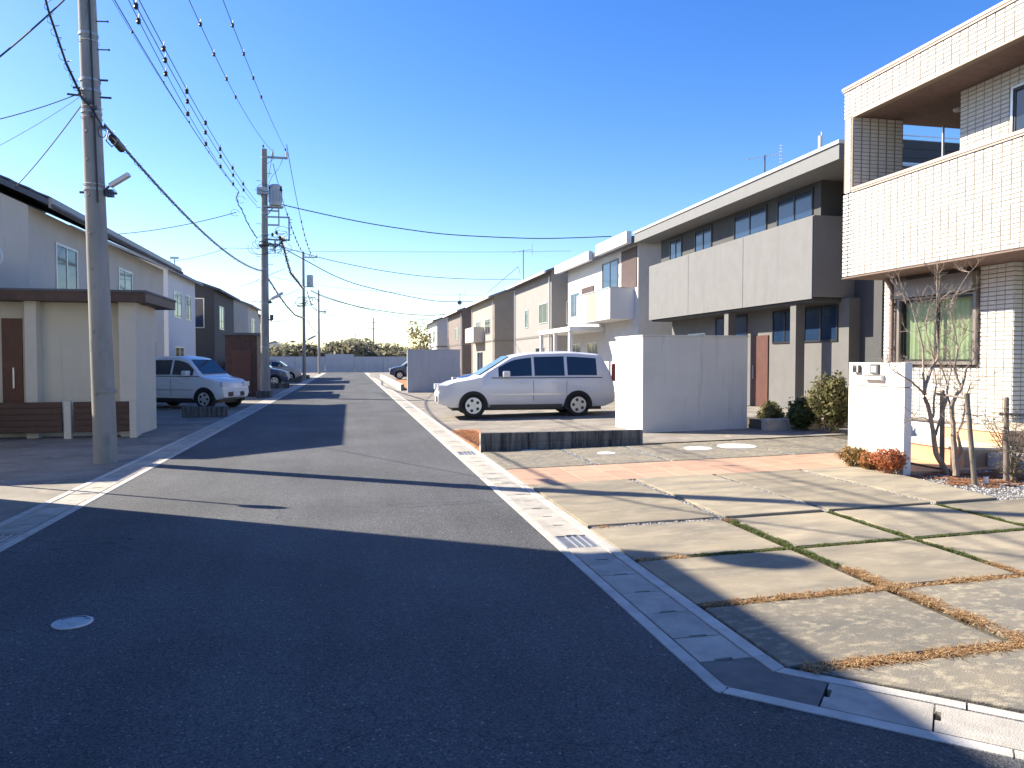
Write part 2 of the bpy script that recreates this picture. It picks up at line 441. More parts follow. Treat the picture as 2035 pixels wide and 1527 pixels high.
def lids(parent, x0, x1, y0, n, grates, n_single):
    base = cover_mesh(0, 0.4, 0, x1 - x0 - 0.026, (x1 - x0) * 0.5).build('gutter_cover', M_COVER, None)
    first = True
    rest = MB()
    for i in range(n):
        y = y0 + i * 0.4
        if i in grates: continue
        if i < n_single:
            if first: base.location = (x0 + 0.013, y, 0); adopt(base, parent); first = False
            else: copy_piece(base, 'gutter_cover', (x0 + 0.013, y, random.uniform(-0.002, 0.002)), parent)
        else:
            rest.box(x0 + 0.013, x1 - 0.013, y + 0.004, y + 0.396, -0.05, 0.003)
    if rest.v: rest.build('gutter_cover_row', M_COVER, parent, kind='stuff')
lids(gut_r, 1.675, 1.975, 3.34 + 0.4, 214, {5, 20, 50, 90}, 95)
lids(gut_l, -3.075, -2.762, -2.0, 228, {22, 62, 100}, 110)
# the lid nearest the corner is a plain short one
cover_mesh(3.42, 3.736, 1.688, 1.962, 1.82).build('gutter_cover', M_COVER, gut_r)
def grate(parent, x0, x1, y0):
    g = B('steel_grate', M_DSTEEL, parent, (x0 + 0.004, x1 - 0.004, y0 + 0.006, y0 + 0.394, -0.06, -0.035))
    w = x1 - x0
    fr = MB()
    for k in range(5):
        xx = x0 + 0.006 + k * (w - 0.024) / 4.6 + (0.03 if k else 0)
        fr.box(xx, xx + 0.010, y0 + 0.008, y0 + 0.392, -0.03, 0.004)
    fr.build('grate_rib', M_ALUS, g)
    cb = MB(); nb = 26
    for k in range(nb):
        yy = y0 + 0.012 + k * 0.372 / nb
        cb.box(x0 + 0.008, x1 - 0.008, yy, yy + 0.007, -0.02, -0.002)
    cb.build('grate_bar', M_STEEL, g, kind='stuff')
for i in (5, 20, 50, 90): grate(gut_r, 1.675, 1.975, 3.74 + i * 0.4)
for i in (22, 62, 100): grate(gut_l, -3.075, -2.762, -2.0 + i * 0.4)
# cut corner: the gutter turns and runs along the side street
cg = empty('corner_gutter', (1.9, 3.1, 0), None, None, kind='structure')
A0, A1 = Vector((1.602, 3.10, 0)), Vector((2.058, 3.27, 0))      # road-side and plot-side bends
dirc = Vector((0.735, -0.678, 0)).normalized(); nrm = Vector((-dirc.y, dirc.x, 0))   # nrm points to the plot
def cp(t, o): p = A0 + dirc * t + nrm * o; return (p.x, p.y)
W = 0.44
MB().prism([(1.602, 3.42), (1.602, 3.10), cp(5.6, 0), cp(5.6, W), cp(0.30, W), (2.058, 3.27), (2.058, 3.42)], -0.16, -0.075).build('channel_bed', M_DARKJ, cg)
MB().prism([(1.602, 3.42), (1.602, 3.10), cp(0.03, 0), cp(0.05, 0.075), (1.672, 3.14), (1.672, 3.42)], -0.1, 0.005).build('kerb', M_KERB, cg)
MB().prism([(1.978, 3.42), (1.978, 3.235), (2.058, 3.275), (2.058, 3.42)], -0.1, 0.005).build('kerb', M_KERB, cg)
t = 0.034
for e in (1.13, 2.2, 3.3, 4.4, 5.6):
    MB().prism([cp(t + 0.004, 0), cp(e - 0.004, 0), cp(e - 0.004, 0.07), cp(t + 0.004, 0.07)], -0.1, 0.005).build('kerb', M_KERB, cg)
    t = e
t = 0.20
for e in (0.98, 2.0, 3.1, 4.2, 5.6):
    s0 = cp(t + 0.004, W - 0.072); s1 = cp(t + 0.004, W)
    if t == 0.20: s0 = (1.985, 3.232); s1 = (2.052, 3.265)
    MB().prism([s0, cp(e - 0.004, W - 0.072), cp(e - 0.004, W), s1], -0.1, 0.005).build('kerb', M_KERB, cg)
    t = e
MB().prism([(1.681, 3.412), (1.681, 3.145), cp(0.10, 0.078), cp(0.425, 0.078), cp(0.425, W - 0.079), (1.969, 3.235), (1.969, 3.412)], -0.06, 0.001).build('concrete_infill', M_PATCH, cg)
t = 0.43
for e in (0.86, 1.29, 1.72, 2.15, 2.58, 3.01, 3.44, 3.87, 4.3, 4.73, 5.16):
    o0, o1, g = 0.082, W - 0.085, 0.004; om = (o0 + o1) / 2 + 0.02
    MB().prism([cp(t + g, o0), cp(e - g, o0), cp(e - g, o1), cp(t + g, o1), cp(t + g, om + 0.045), cp(t + g + 0.022, om + 0.045), cp(t + g + 0.022, om - 0.045), cp(t + g, om - 0.045)], -0.05, 0.003).build('gutter_cover', M_COVER, cg)
    t = e

# manhole lid in the carriageway
mh = MB().lathe([(0.105, 0.002), (0.105, 0.010), (0.101, 0.012)], (-1.555, 4.68, 0), 40).build('manhole_cover', mat('lid_rim', (0.62, 0.58, 0.58), 0.6, 0.05, 12), label='small round pale lid set in the shaded asphalt of the road', cat='manhole cover')
MB().lathe([(0.092, 0.0125), (0.090, 0.014)], (-1.555, 4.68, 0), 40).build('lid_plate', mat('lid_plate', (0.42, 0.50, 0.50), 0.6, 0.12, 25), mh)
kh = MB()
for k in range(9):
    a = R(50 + k * 12)
    cx_, cy_ = -1.555 + 0.078 * math.cos(a), 4.68 + 0.078 * math.sin(a)
    kh.box(cx_ - 0.006, cx_ + 0.006, cy_ - 0.007, cy_ + 0.006, 0.0145, 0.0165)
kh.build('lid_mark', mat('lid_ink', (0.04, 0.05, 0.10), 0.7, 0.1, 20), mh, kind='stuff')
MB().lathe([(0.024, 0.0145), (0.022, 0.018), (0.0, 0.018)], (-1.545, 4.645, 0), 16).build('lid_boss', M_STEEL, mh)
B('key_slot', M_CLOS, mh, (-1.497, -1.470, 4.705, 4.713, 0.0145, 0.0165))
# repaired strip and a drain lid across the far road
sheet('road_patch', [-2.67, 1.59], [28.9, 29.05], lambda x: 0.004, mat('sealed_crack', (0.035, 0.035, 0.036), 0.8, 0.1, 8))

# ------------------------------------------------------------------ the paved forecourt on the right
drive = MB()
def dq(p): return [(x, y, gz(x) - 0.020) for x, y in p]
drive.poly(dq([(2.062, 3.29), cp(5.3, W + 0.01), (9.5, -0.1), (9.5, 12.3), (2.062, 12.3)]))
drive = drive.build('forecourt', M_JOINT, kind='structure')
def slab(poly, m=M_SLAB, th=0.045, up=0.0):
    dz = random.uniform(-0.002, 0.003) + up
    return MB().prism(poly, lambda x: gz(x) - 0.05, lambda x: gz(x) + 0.005 + dz, 0.005).build('concrete_slab', m, drive)
def rect(x0, x1, y0, y1): return [(x0, y0), (x1, y0), (x1, y1), (x0, y1)]
def jr(x0, x1, y0, y1):
    j = lambda: random.uniform(-0.008, 0.008)
    return [(x0 + j(), y0 + j()), (x1 + j(), y0 + j()), (x1 + j(), y1 + j()), (x0 + j(), y1 + j())]
GX = [2.075, 3.38, 4.46, 5.66, 6.8, 7.95, 9.2]
# row behind the brick path
slab(jr(2.075, 3.33, 10.08, 12.0), M_SLAB2); slab(jr(3.42, 4.42, 10.08, 12.0), M_SLAB2); slab(jr(4.51, 6.4, 10.08, 12.0), M_SLAB2); slab(jr(6.47, 8.3, 10.08, 12.0), M_SLAB2)
# two-metre row in front of it
slab(jr(2.075, 3.325, 6.43, 8.71), up=.012); slab(jr(3.415, 4.415, 6.43, 8.71), up=.012); slab(jr(4.505, 5.62, 6.43, 8.71), up=.012); slab([(5.70, 6.43), (6.42, 6.43), (6.60, 8.71), (5.70, 8.71)], up=.012)
gap = 0.05
rows = [(5.31, 6.36), (4.26, 5.24), (3.28, 4.17)]
for ri, (y0, y1) in enumerate(rows):
    for k in range(6):
        x0, x1 = GX[k] + (gap if k else 0), GX[k + 1] - gap
        if ri == 2 and k == 0: x0 = 2.085
        slab(jr(x0, x1, y0, y1), M_SLAB if ri < 2 and k < 4 else M_SLAB2)
def lim(y): return 3.29 - (y * 0)
c0 = cp(0.42, W + 0.02); c1 = cp(1.75, W + 0.02); c2 = cp(3.3, W + 0.02)
slab([(2.15, 3.19), c0, c1, (3.40, 3.18)], M_SLAB2)
slab([c1[:1] + (c1[1] ,), c2, (4.6, 3.18), (3.50, 3.18)] if False else [(c1[0] + 0.07, c1[1] + 0.01), c2, (4.45, 3.18), (3.50, 3.18)], M_SLAB2)
slab([(c2[0] + 0.07, c2[1] + 0.01), (7.5, 0.3), (7.5, 3.18), (4.56, 3.18)], M_SLAB2)

# brick path, laid piece by piece
pal = [mat('terracotta_%s' % n, c, 0.8, 0.06, 5, 0.3, 120) for n, c in (('rose', (0.42, 0.265, 0.18)), ('pale', (0.44, 0.285, 0.195)), ('warm', (0.405, 0.25, 0.17)))]
mat('path_mortar', (0.23, 0.145, 0.11), 0.95, 0.1, 10)
pb = MB(); pb.prism(rect(2.07, 8.6, 8.755, 10.045), lambda x: gz(x) - 0.04, lambda x: gz(x) - 0.004)
pb.build('path_mortar_bed', MATS['path_mortar'], drive)
xx = 2.075; ci = 0
splits = [(0.5, 0.8), (0.3,), (0.62, 0.85), (0.35, 0.68), (0.52,), (0.25, 0.72)]
while xx < 8.4:
    w = (0.44, 0.29, 0.44, 0.36)[ci % 4]
    cuts = [0.0] + list(splits[(ci * 5 + 1) % 6]) + [1.0]
    for a, c in zip(cuts[:-1], cuts[1:]):
        y0, y1 = 8.76 + a * 1.28, 8.76 + c * 1.28
        MB().prism(rect(xx + 0.004, xx + w - 0.004, y0 + 0.004, y1 - 0.004), lambda x: gz(x) - 0.02, lambda x: gz(x) + 0.006 + random.uniform(0, 0.0), 0.003).build('paving_brick', random.choice(pal), drive)
    xx += w; ci += 1
# wind-blown bits caught along the kerb and on the asphalt
rnd = random.Random(40); b = MB()
for _ in range(420):
    if rnd.random() < .6: x, y = rnd.choice((1.59, -2.66)) + rnd.gauss(0, .03), rnd.uniform(2.5, 22)
    else: x, y = rnd.uniform(-2.6, 1.6), rnd.uniform(1.6, 16)
    r = rnd.uniform(.003, .008); a = rnd.uniform(0, 6.28); c, s_ = math.cos(a) * r, math.sin(a) * r
    z = .0055 if abs(x) > 1.5 else .003
    b.poly([(x - c, y - s_, z), (x + s_ * .6, y - c * .6, z + r * .5), (x + c, y + s_, z + .001), (x - s_ * .6, y + c * .6, z + r * .3)])
b.build('road_litter', leaf_mat('litter', [(0.30, 0.20, 0.10), (0.45, 0.38, 0.26), (0.5, 0.48, 0.44)], 0.1), kind='stuff')
# flush white lids in the far slabs
for (x, y, rx, lb) in ((5.47, 11.22, 0.22, 'white round lid in the far concrete slab, middle one of the three'),
                       (6.17, 11.26, 0.31, 'largest white round lid, nearest the entrance wall with the intercom'),
                       (3.90, 11.17, 0.14, 'smallest white round lid, in front of the low stained block wall')):
    z = gz(x) + 0.006
    o = MB().lathe([(rx, -0.002), (rx, 0.007), (rx - 0.01, 0.010)], (x, y, z), 40).build('inspection_cover', mat('white_lid', (0.80, 0.79, 0.77), 0.5, 0.03, 8), label=lb, cat='inspection cover', group='white lids in the forecourt')
    B('lid_slot', M_CLOS, o, (x + rx * 0.35, x + rx * 0.55, y - rx * 0.5, y - rx * 0.5 + 0.02, z + 0.009, z + 0.012))
o = B('meter_box_lid', mat('meter_lid', (0.50, 0.53, 0.56), 0.5, 0.05, 10), None, (2.72, 3.02, 11.88, 11.99, gz(2.8), gz(2.8) + 0.014), label='small rectangular blue grey meter lid against the stained block wall', cat='meter lid')
B('lid_hinge', M_STEEL, o, (2.80, 2.94, 11.965, 11.98, gz(2.8) + 0.0145, gz(2.8) + 0.019))

# ---- gravel, grass and straw in the joints
def stones(name, areas, n, s0, s1, zoff=-0.02, seed=3):
    rnd = random.Random(seed); b = MB()
    tot = sum(a[4] if len(a) > 4 else 1 for a in areas)
    for a in areas:
        x0, x1, y0, y1 = a[:4]; w = a[4] if len(a) > 4 else 1
        test = a[5] if len(a) > 5 else None
        for _ in range(int(n * w / tot)):
            x, y = rnd.uniform(x0, x1), rnd.uniform(y0, y1)
            if test and not test(x, y): continue
            r = rnd.uniform(s0, s1); z = gz(x) + zoff + rnd.uniform(0, 0.012)
            t = rnd.uniform(0, 6.28); c, s_ = math.cos(t), math.sin(t)
            q = []
            for px, py, pz in ((1, 0, 0), (0.2, .8, 0), (-.9, .35, 0), (-.5, -.8, 0), (.5, -.7, 0)):
                k = rnd.uniform(0.75, 1.1) * r
                q.append((x + (px * c - py * s_) * k, y + (px * s_ + py * c) * k, z))
            top = (x + rnd.uniform(-.3, .3) * r, y + rnd.uniform(-.3, .3) * r, z + r * rnd.uniform(0.5, 0.9))
            i = len(b.v); b.v += q + [top]
            b.f += [(i + k, i + (k + 1) % 5, i + 5) for k in range(5)]
    return b.build(name, M_STONE, kind='stuff')
def bed_test(x, y):
    # planting bed: right of the line from the shrubs to the slab corner
    xl = 6.55 + (8.9 - y) * 0.0 if y > 8.7 else 6.44 + (y - 6.43) * 0.085
    return x > xl
J = [(3.335, 3.405, 6.42, 8.7, 3), (4.425, 4.495, 6.42, 8.7, 3), (5.63, 5.69, 6.42, 8.7, 2.6), (3.335, 3.415, 10.1, 12.0, 2), (4.425, 4.505, 10.1, 12.0, 2), (2.1, 3.4, 6.365, 6.42, 1.2), (6.41, 6.46, 10.1, 12, .6)]
stones('joint_gravel', J, 5200, 0.007, 0.015, -0.008, 4).name = 'joint_gravel'
stones('bed_gravel', [(6.4, 8.3, 6.40, 8.72, 5, bed_test), (6.55, 8.1, 10.05, 11.2, 0.6), (6.60, 7.3, 8.0, 8.75, 2)], 19000, 0.008, 0.021, -0.03, 5)
bedm = MB().prism([(6.44, 6.41), (9.4, 6.41), (9.4, 8.72), (6.62, 8.72)], lambda x: gz(x) - 0.05, lambda x: gz(x) - 0.022)
bedm.build('planting_bed', mat('bed_soil', (0.22, 0.19, 0.16), 0.95, 0.2, 8, 0.6, 60), drive)
def blades(name, segs, n, m, h0, h1, w=0.0035, lie=0.4, seed=1, zoff=-0.02, kind='stuff', clump=True):
    """segs: (x0,y0,x1,y1,halfwidth,weight)"""
    rnd = random.Random(seed); b = MB()
    tot = sum(s[5] * math.hypot(s[2] - s[0], s[3] - s[1]) for s in segs)
    for x0, y0, x1, y1, hw, wt in segs:
        L = math.hypot(x1 - x0, y1 - y0); cnt = int(n * wt * L / tot)
        ux, uy = (x1 - x0) / L, (y1 - y0) / L
        nc = max(1, int(L / 0.05)); amp = [rnd.uniform(0.25, 1.0) for _ in range(nc + 1)]
        for _ in range(cnt):
            t = rnd.random(); a = amp[int(t * nc)] if clump else 1
            if rnd.random() > a: continue
            o = rnd.gauss(0, 0.42) * hw
            x, y = x0 + ux * L * t - uy * o, y0 + uy * L * t + ux * o
            z = gz(x) + zoff
            h = rnd.uniform(h0, h1) * (0.5 + 0.5 * a); an = rnd.uniform(0, 6.28)
            ln = h * rnd.uniform(lie * 0.5, lie * 2.0)
            dx, dy = math.cos(an), math.sin(an)
            px, py = -dy * w, dx * w
            m1 = (x + dx * ln * 0.4, y + dy * ln * 0.4, z + h * 0.75)
            m2 = (x + dx * ln, y + dy * ln, z + h * (1.0 if lie < 0.6 else 0.75))
            i = len(b.v)
            b.v += [(x - px, y - py, z), (x + px, y + py, z), (m1[0] + px * .8, m1[1] + py * .8, m1[2]), (m1[0] - px * .8, m1[1] - py * .8, m1[2]), m2]
            b.f += [(i, i + 1, i + 2, i + 3), (i + 3, i + 2, i + 4)]
    return b.build(name, m, kind=kind)
green = [(3.40, 6.30, 3.40, 5.28, 0.04, 1.3), (3.40, 5.27, 3.41, 4.75, 0.04, 1.0), (4.46, 6.38, 4.46, 5.28, 0.04, 1.2), (4.46, 5.28, 4.46, 4.45, 0.035, 0.9), (5.66, 6.38, 5.66, 5.28, 0.04, 1.1),
         (2.5, 5.275, 3.4, 5.275, 0.035, 1.0), (3.45, 5.275, 4.4, 5.275, 0.03, 0.9), (4.5, 5.275, 6.8, 5.275, 0.03, 0.8)]
blades('joint_grass', green, 30000, M_GRASS, 0.018, 0.042, 0.0028, 0.6, 2, -0.012)
dry = [(2.10, 4.215, 3.40, 4.215, 0.035, 1.2), (3.42, 4.215, 4.4, 4.215, 0.035, 1.1), (4.5, 4.215, 6.0, 4.215, 0.035, .5), (3.42, 4.7, 3.42, 4.22, 0.045, 1.3), (3.43, 4.21, 3.46, 3.2, 0.05, 1.6),
       (2.15, 3.225, 3.46, 3.22, 0.045, 1.9), (3.46, 3.22, 4.5, 3.22, 0.045, 1.2), (4.46, 4.55, 4.46, 4.2, 0.04, .8), (2.1, 5.275, 2.5, 5.275, 0.03, .5), (3.39, 6.36, 3.40, 6.25, .04, 1.2), (2.12, 6.38, 2.3, 6.385, 0.02, .3), (3.47, 3.2, 3.5, 2.4, .05, 1.2)]
blades('joint_straw', dry, 27000, M_DRY, 0.015, 0.042, 0.0028, 1.6, 3, -0.012)
bedstraw = []
rnd = random.Random(12)
for _ in range(120):
    x, y = rnd.uniform(6.75, 8.1), rnd.uniform(7.0, 8.3)
    a = rnd.uniform(0, 3.14); bedstraw.append((x, y, x + 0.12 * math.cos(a), y + 0.12 * math.sin(a), 0.06, 1))
for _ in range(30):
    x, y = rnd.uniform(6.7, 7.9), rnd.uniform(10.3, 11.4)
    a = rnd.uniform(0, 3.14); bedstraw.append((x, y, x + 0.12 * math.cos(a), y + 0.12 * math.sin(a), 0.06, .6))
blades('bed_straw', bedstraw, 15000, mat('fallen_brown_leaves', (0.36, 0.16, 0.075), 0.9, 0.25, 30), 0.01, 0.03, 0.006, 2.2, 6)
blades('lawn_strip', [(2.35, 12.3, 2.35, 15.6, 0.16, 1), (2.3, 12.3, 2.3, 15.6, .2, 1)], 9000, mat('dry_lawn', (0.50, 0.22, 0.09), 0.9, 0.2, 20), 0.03, 0.07, 0.006, 1.2, 8, 0.0)
MB().prism([(2.075, 12.3), (2.62, 12.3), (2.62, 15.8), (2.075, 15.8)], lambda x: -0.02, lambda x: gz(x) + 0.02).build('lawn_bed', mat('dry_lawn_soil', (0.44, 0.20, 0.09), 0.95, 0.2, 15, 0.6, 40), kind='structure')

# ------------------------------------------------------------------ low block wall, every block a piece
bw = empty('low_block_wall', (3.47, 12.15, 0), 'low wall of dark stained concrete blocks beside the near slabs', 'block wall')
L = 2.80; nb = 7; bl = L / nb
proto = MB().box(0.003, bl - 0.003, 0, 0.12, 0.003, 0.15, 0.004).build('concrete_block', M_BLOCK, None)
fst = True
for r_ in range(2):
    for k in range(nb):
        x = 2.08 + k * bl
        z = (0.0 if r_ == 0 else 0.153) + 0.002 + (0.0)
        if fst: proto.location = (x, 12.10, z); adopt(proto, bw); fst = False
        else: copy_piece(proto, 'concrete_block', (x, 12.10 + random.uniform(-.003, .003), z), bw)
B('wall_core', M_BLOCKE, bw, (2.078, 4.878, 12.125, 12.215, -0.02, 0.300))
B('lit_end_face', M_BLOCKE, bw, (2.070, 2.081, 12.098, 12.222, -0.02, 0.300))  # sunlit end: its brightness put into a paler block skin
# ------------------------------------------------------------------ tiled house on the right
HX, HY1, HY0, LX = 8.88, 12.40, 6.4, 9.77        # upper face, far end, near end (out of frame), lower face
th = empty('tiled_house', (11, 9, 0.15), 'cream tile clad two storey house with deep balcony recess at the right edge', 'house')
B('upper_wall', M_GROUT, th, (HX + .012, 9.05, HY0, HY1 - .012, 3.02, 4.55), (HX + .012, 9.05, HY0, HY1 - .012, 5.88, 6.41),
  (HX + .012, 9.93, 12.152, HY1 - .012, 4.55, 5.88), (HX + .012, 9.93, 12.152, HY1 - .012, 3.02, 4.55), (9.93, 15.0, 12.20, HY1 - .012, 3.02, 4.50))
B('recess_wall', M_GROUT, th, (LX + .012, 12.6, HY0, 10.658, 3.3, 5.885))
B('lower_wall', M_GROUT, th, (LX + .012, LX + .12, 11.98, HY1 - .012, 0.44, 3.0), (LX + .012, LX + .12, 9.562, 10.19, 0.44, 3.0),
  (LX + .012, LX + .12, 10.19, 11.98, 0.44, 1.40), (LX + .012, LX + .12, 10.19, 11.98, 2.93, 3.0),
  (LX + .12, 14.0, 9.562, 9.68, 0.44, 3.0), (LX + .12, 14.0, 12.27, HY1 - .012, 0.44, 3.0), (13.9, 14.0, 9.68, 12.27, 0.44, 3.0), (11.2, 11.3, 9.68, 12.27, 0.44, 3.0))
B('ground_floor_slab', M_CURT2, th, (LX + .12, 11.2, 9.68, 12.27, 0.5, 0.56))
B('balcony_floor', M_SOFFIT, th, (HX + .02, 15.0, HY0, HY1 - .014, 3.001, 3.28))
B('roof', M_SOFFIT, th, (HX + .02, 15.0, HY0, HY1 - .014, 5.886, 6.38))
B('roof_coping', M_COPE, th, (HX - .03, 9.10, HY0, HY1 + .03, 6.41, 6.455), (HX - .018, 9.09, HY0, HY1 + .018, 6.375, 6.41))
B('roof_coping', M_COPE, th, (9.10, 15.0, HY1 - .2, HY1 + .03, 6.40, 6.45))
B('balcony_coping', M_COPE, th, (HX - .03, 9.10, HY0, 12.136, 4.552, 4.60), (HX - .018, 9.09, HY0, 12.136, 4.52, 4.552))
B('soffit_trim', M_COPE, th, (HX - .004, HX + .03, HY0, 12.14, 5.862, 5.884))
B('soffit_trim', M_SOFFIT, th, (HX - .004, 9.9, HY0, HY1 + .002, 2.985, 3.0))
B('foundation', M_STUCCO, th, (LX + .02, LX + .14, 9.57, HY1 - .02, -0.1, 0.435), (LX + .14, 14, 9.57, 9.68, -0.1, .435))
B('drip_rail', M_ALU, th, (LX - .015, LX + .02, 9.55, HY1, 0.437, 0.462))
# tiles: stack bond, each with a split face
PW, PH = 0.1585, 0.0685
def tile_mesh(rnd):
    w, h, d, b = PW - .0145, PH - .0115, rnd.uniform(.007, .010), .004
    o = MB()
    base = [(0, -w / 2, -h / 2), (0, w / 2, -h / 2), (0, w / 2, h / 2), (0, -w / 2, h / 2)]
    top = [(-d + rnd.uniform(-.001, .001), y * (1 - b * 2 / w), z * (1 - b * 2.2 / h)) for _, y, z in base]
    mid = (-d - rnd.uniform(-0.001, .003), rnd.uniform(-w / 4, w / 4), rnd.uniform(-h / 5, h / 5))
    o.v = base + top + [mid]
    o.f = [(k, 4 + k, 4 + (k + 1) % 4, (k + 1) % 4) for k in range(4)] + [(4 + k, 8, 4 + (k + 1) % 4) for k in range(4)]
    return o
rnd = random.Random(5)
variants = []
for _ in range(6):
    t_ = tile_mesh(rnd); me = bpy.data.meshes.new('tile'); me.from_pydata(t_.v, [], t_.f); me.materials.append(M_TILE); variants.append((t_, me))
tiles = []        # (matrix columns) : plane, centre
def tile_face(face, a0, a1, z0, z1, const, hole=None):
    """face 'x': plane X=const looking -X, a runs down from the far end a1; face 'y': plane Y=const looking -Y"""
    n = int((a1 - a0) / PW + 0.3); m_ = int((z1 - z0) / PH + 0.3)
    pw, ph = (a1 - a0) / n, (z1 - z0) / m_
    for i in range(n):
        for j in range(m_):
            a = a1 - (i + .5) * pw; z = z0 + (j + .5) * ph
            if hole and hole(a, z): continue
            tiles.append((face, a, z, const))
tile_face('x', HY0, HY1, 3.02, 4.52, HX + .012)
tile_face('x', HY0, HY1, 5.885, 6.375, HX + .012)
tile_face('x', 12.145, HY1, 4.53, 5.88, HX + .012)
tile_face('y', HX + .02, 9.93, 4.57, 5.88, 12.152)
tile_face('x', HY0, 10.658, 4.3, 5.88, LX + .012, lambda a, z: a < 9.70 and z < 5.62)
tile_face('x', 9.562, HY1 - .01, 0.47, 2.98, LX + .012, lambda a, z: 10.12 < a < 12.03 and z > 1.36)
tile_face('y', LX, 12.0, 0.47, 2.98, 9.562)
def tpos(t): return (t[3], t[1], t[2]) if t[0] == 'x' else (t[1], t[3], t[2])
def shown(t):
    p = Vector(tpos(t)) - Vector((0, 0, CAMH)); zc = p.dot(_f)
    u, v = CX + F * p.dot(_r) / zc, CY - F * p.dot(_u) / zc
    ok = 0 <= u <= 2035 and 0 <= v <= 1527
    facing = 1.0 if t[0] == 'x' else 0.9
    return (0 if not ok else 1) * facing / p.length, ok
tiles.sort(key=lambda t: -shown(t)[0])
rest = MB()
for i, t in enumerate(tiles):
    tm, me = variants[rnd.randrange(6)]
    x, y, z = tpos(t); fl = rnd.random() < .5
    if i < 300:
        o = bpy.data.objects.new('tile', me); C.objects.link(o)
        o.location = (x, y, z)
        if t[0] == 'y': o.rotation_euler = (0, 0, R(90))
        adopt(o, th)
    else:
        k = len(rest.v)
        for vx, vy, vz in tm.v:
            rest.v.append((x + vx, y + vy, z + vz) if t[0] == 'x' else (x - vy, y + vx, z + vz))
        rest.f += [tuple(k + q for q in f_) for f_ in tm.f]
rest.build('tile_field', M_TILE, th, kind='stuff')
# balcony window
wf = B('window', M_ALUS, th, (LX - .03, LX + .03, 9.62, 9.66, 4.3, 5.60), (LX - .03, LX + .03, 7.2, 9.62, 5.56, 5.60))
B('sash', M_ALUD, wf, (LX - .012, LX + .02, 9.585, 9.62, 4.3, 5.56), (LX - .012, LX + .02, 7.2, 9.585, 5.525, 5.56))
B('pane', M_DGLASS, wf, (LX - .002, LX + .012, 7.2, 9.585, 4.3, 5.525))
post = MB().cyl((10.9, 12.28, 4.5), (10.9, 12.28, 5.89), 0.022, 10).build('balcony_post', M_ALUS, th)
rl = MB()
for z in (4.62, 4.86, 5.05): rl.cyl((9.94, 12.28, z), (13, 12.28, z), 0.014, 6)
rl.build('balcony_rail', M_ALUS, th)
lampb = MB().lathe([(0.0, 0), (.06, 0), (.075, .03), (.075, .05)], (10.4, 11.4, 5.835), 14).build('ceiling_light', M_CERAM, th)
# ground-floor window with roller shutter box
wy0, wy1 = 10.20, 11.97
lw = B('window', M_ALU, th, (LX - .06, LX + .03, wy0, wy0 + .06, 1.42, 2.92), (LX - .06, LX + .03, wy1 - .06, wy1, 1.42, 2.92), (LX - .07, LX + .04, wy0 + .06, wy1 - .06, 1.42, 1.47), (LX - .06, LX + .03, wy0 + .06, wy1 - .06, 2.56, 2.585))
B('shutter_box', M_ALU, lw, (LX - .13, LX + .02, wy0 + .003, wy1 - .003, 2.60, 2.91))
B('sash', M_ALUD, lw, (LX - .03, LX - .005, wy0 + .062, wy0 + .10, 1.475, 2.555), (LX - .03, LX - .005, 11.04, 11.09, 1.475, 2.555), (LX - .03, LX - .005, wy0 + .10, 11.04, 1.475, 1.51), (LX - .03, LX - .005, wy0 + .10, 11.04, 2.52, 2.555))
B('sash', M_ALUD, lw, (LX, LX + .025, 11.03, 11.07, 1.475, 2.555), (LX, LX + .025, wy1 - .10, wy1 - .062, 1.475, 2.555), (LX, LX + .025, 11.07, wy1 - .10, 1.475, 1.51), (LX, LX + .025, 11.07, wy1 - .10, 2.52, 2.555))
MB().quad((LX - .02, 11.04, 1.51), (LX - .02, wy0 + .10, 1.51), (LX - .02, wy0 + .10, 2.52), (LX - .02, 11.04, 2.52)).build('pane', M_GLASS, lw)
MB().quad((LX + .012, wy1 - .10, 1.51), (LX + .012, 11.07, 1.51), (LX + .012, 11.07, 2.52), (LX + .012, wy1 - .10, 2.52)).build('pane', M_GLASS, lw)
def curtain(y0, y1, z0, z1, x):
    b = MB(); n = int((y1 - y0) / .02); pts = [(x + .012 * math.sin(k * 1.15) * (1 + .4 * math.sin(k * .31)), y0 + (y1 - y0) * k / n) for k in range(n + 1)]
    for (xa, ya), (xb, yb) in zip(pts[:-1], pts[1:]): b.quad((xa, ya, z0), (xb, yb, z0), (xb, yb, z1), (xa, ya, z1))
    return b
curtain(wy0 + .1, 11.9, 1.45, 2.55, LX + .10).build('curtain', M_CURT, lw)
# down pipe at the corner
dp = MB().tube([(LX - .05, 12.10, 0.2), (LX - .05, 12.10, 2.72), (LX - .06, 12.10, 2.84), (LX - .16, 12.12, 2.96), (LX - .2, 12.12, 3.0)], 0.036, 10)
dp = dp.build('down_pipe', M_PIPE, th, smooth=True)
for z in (.9, 1.7, 2.5): B('pipe_clip', M_ALU, dp, (LX - .095, LX + .01, 12.055, 12.145, z, z + .03))
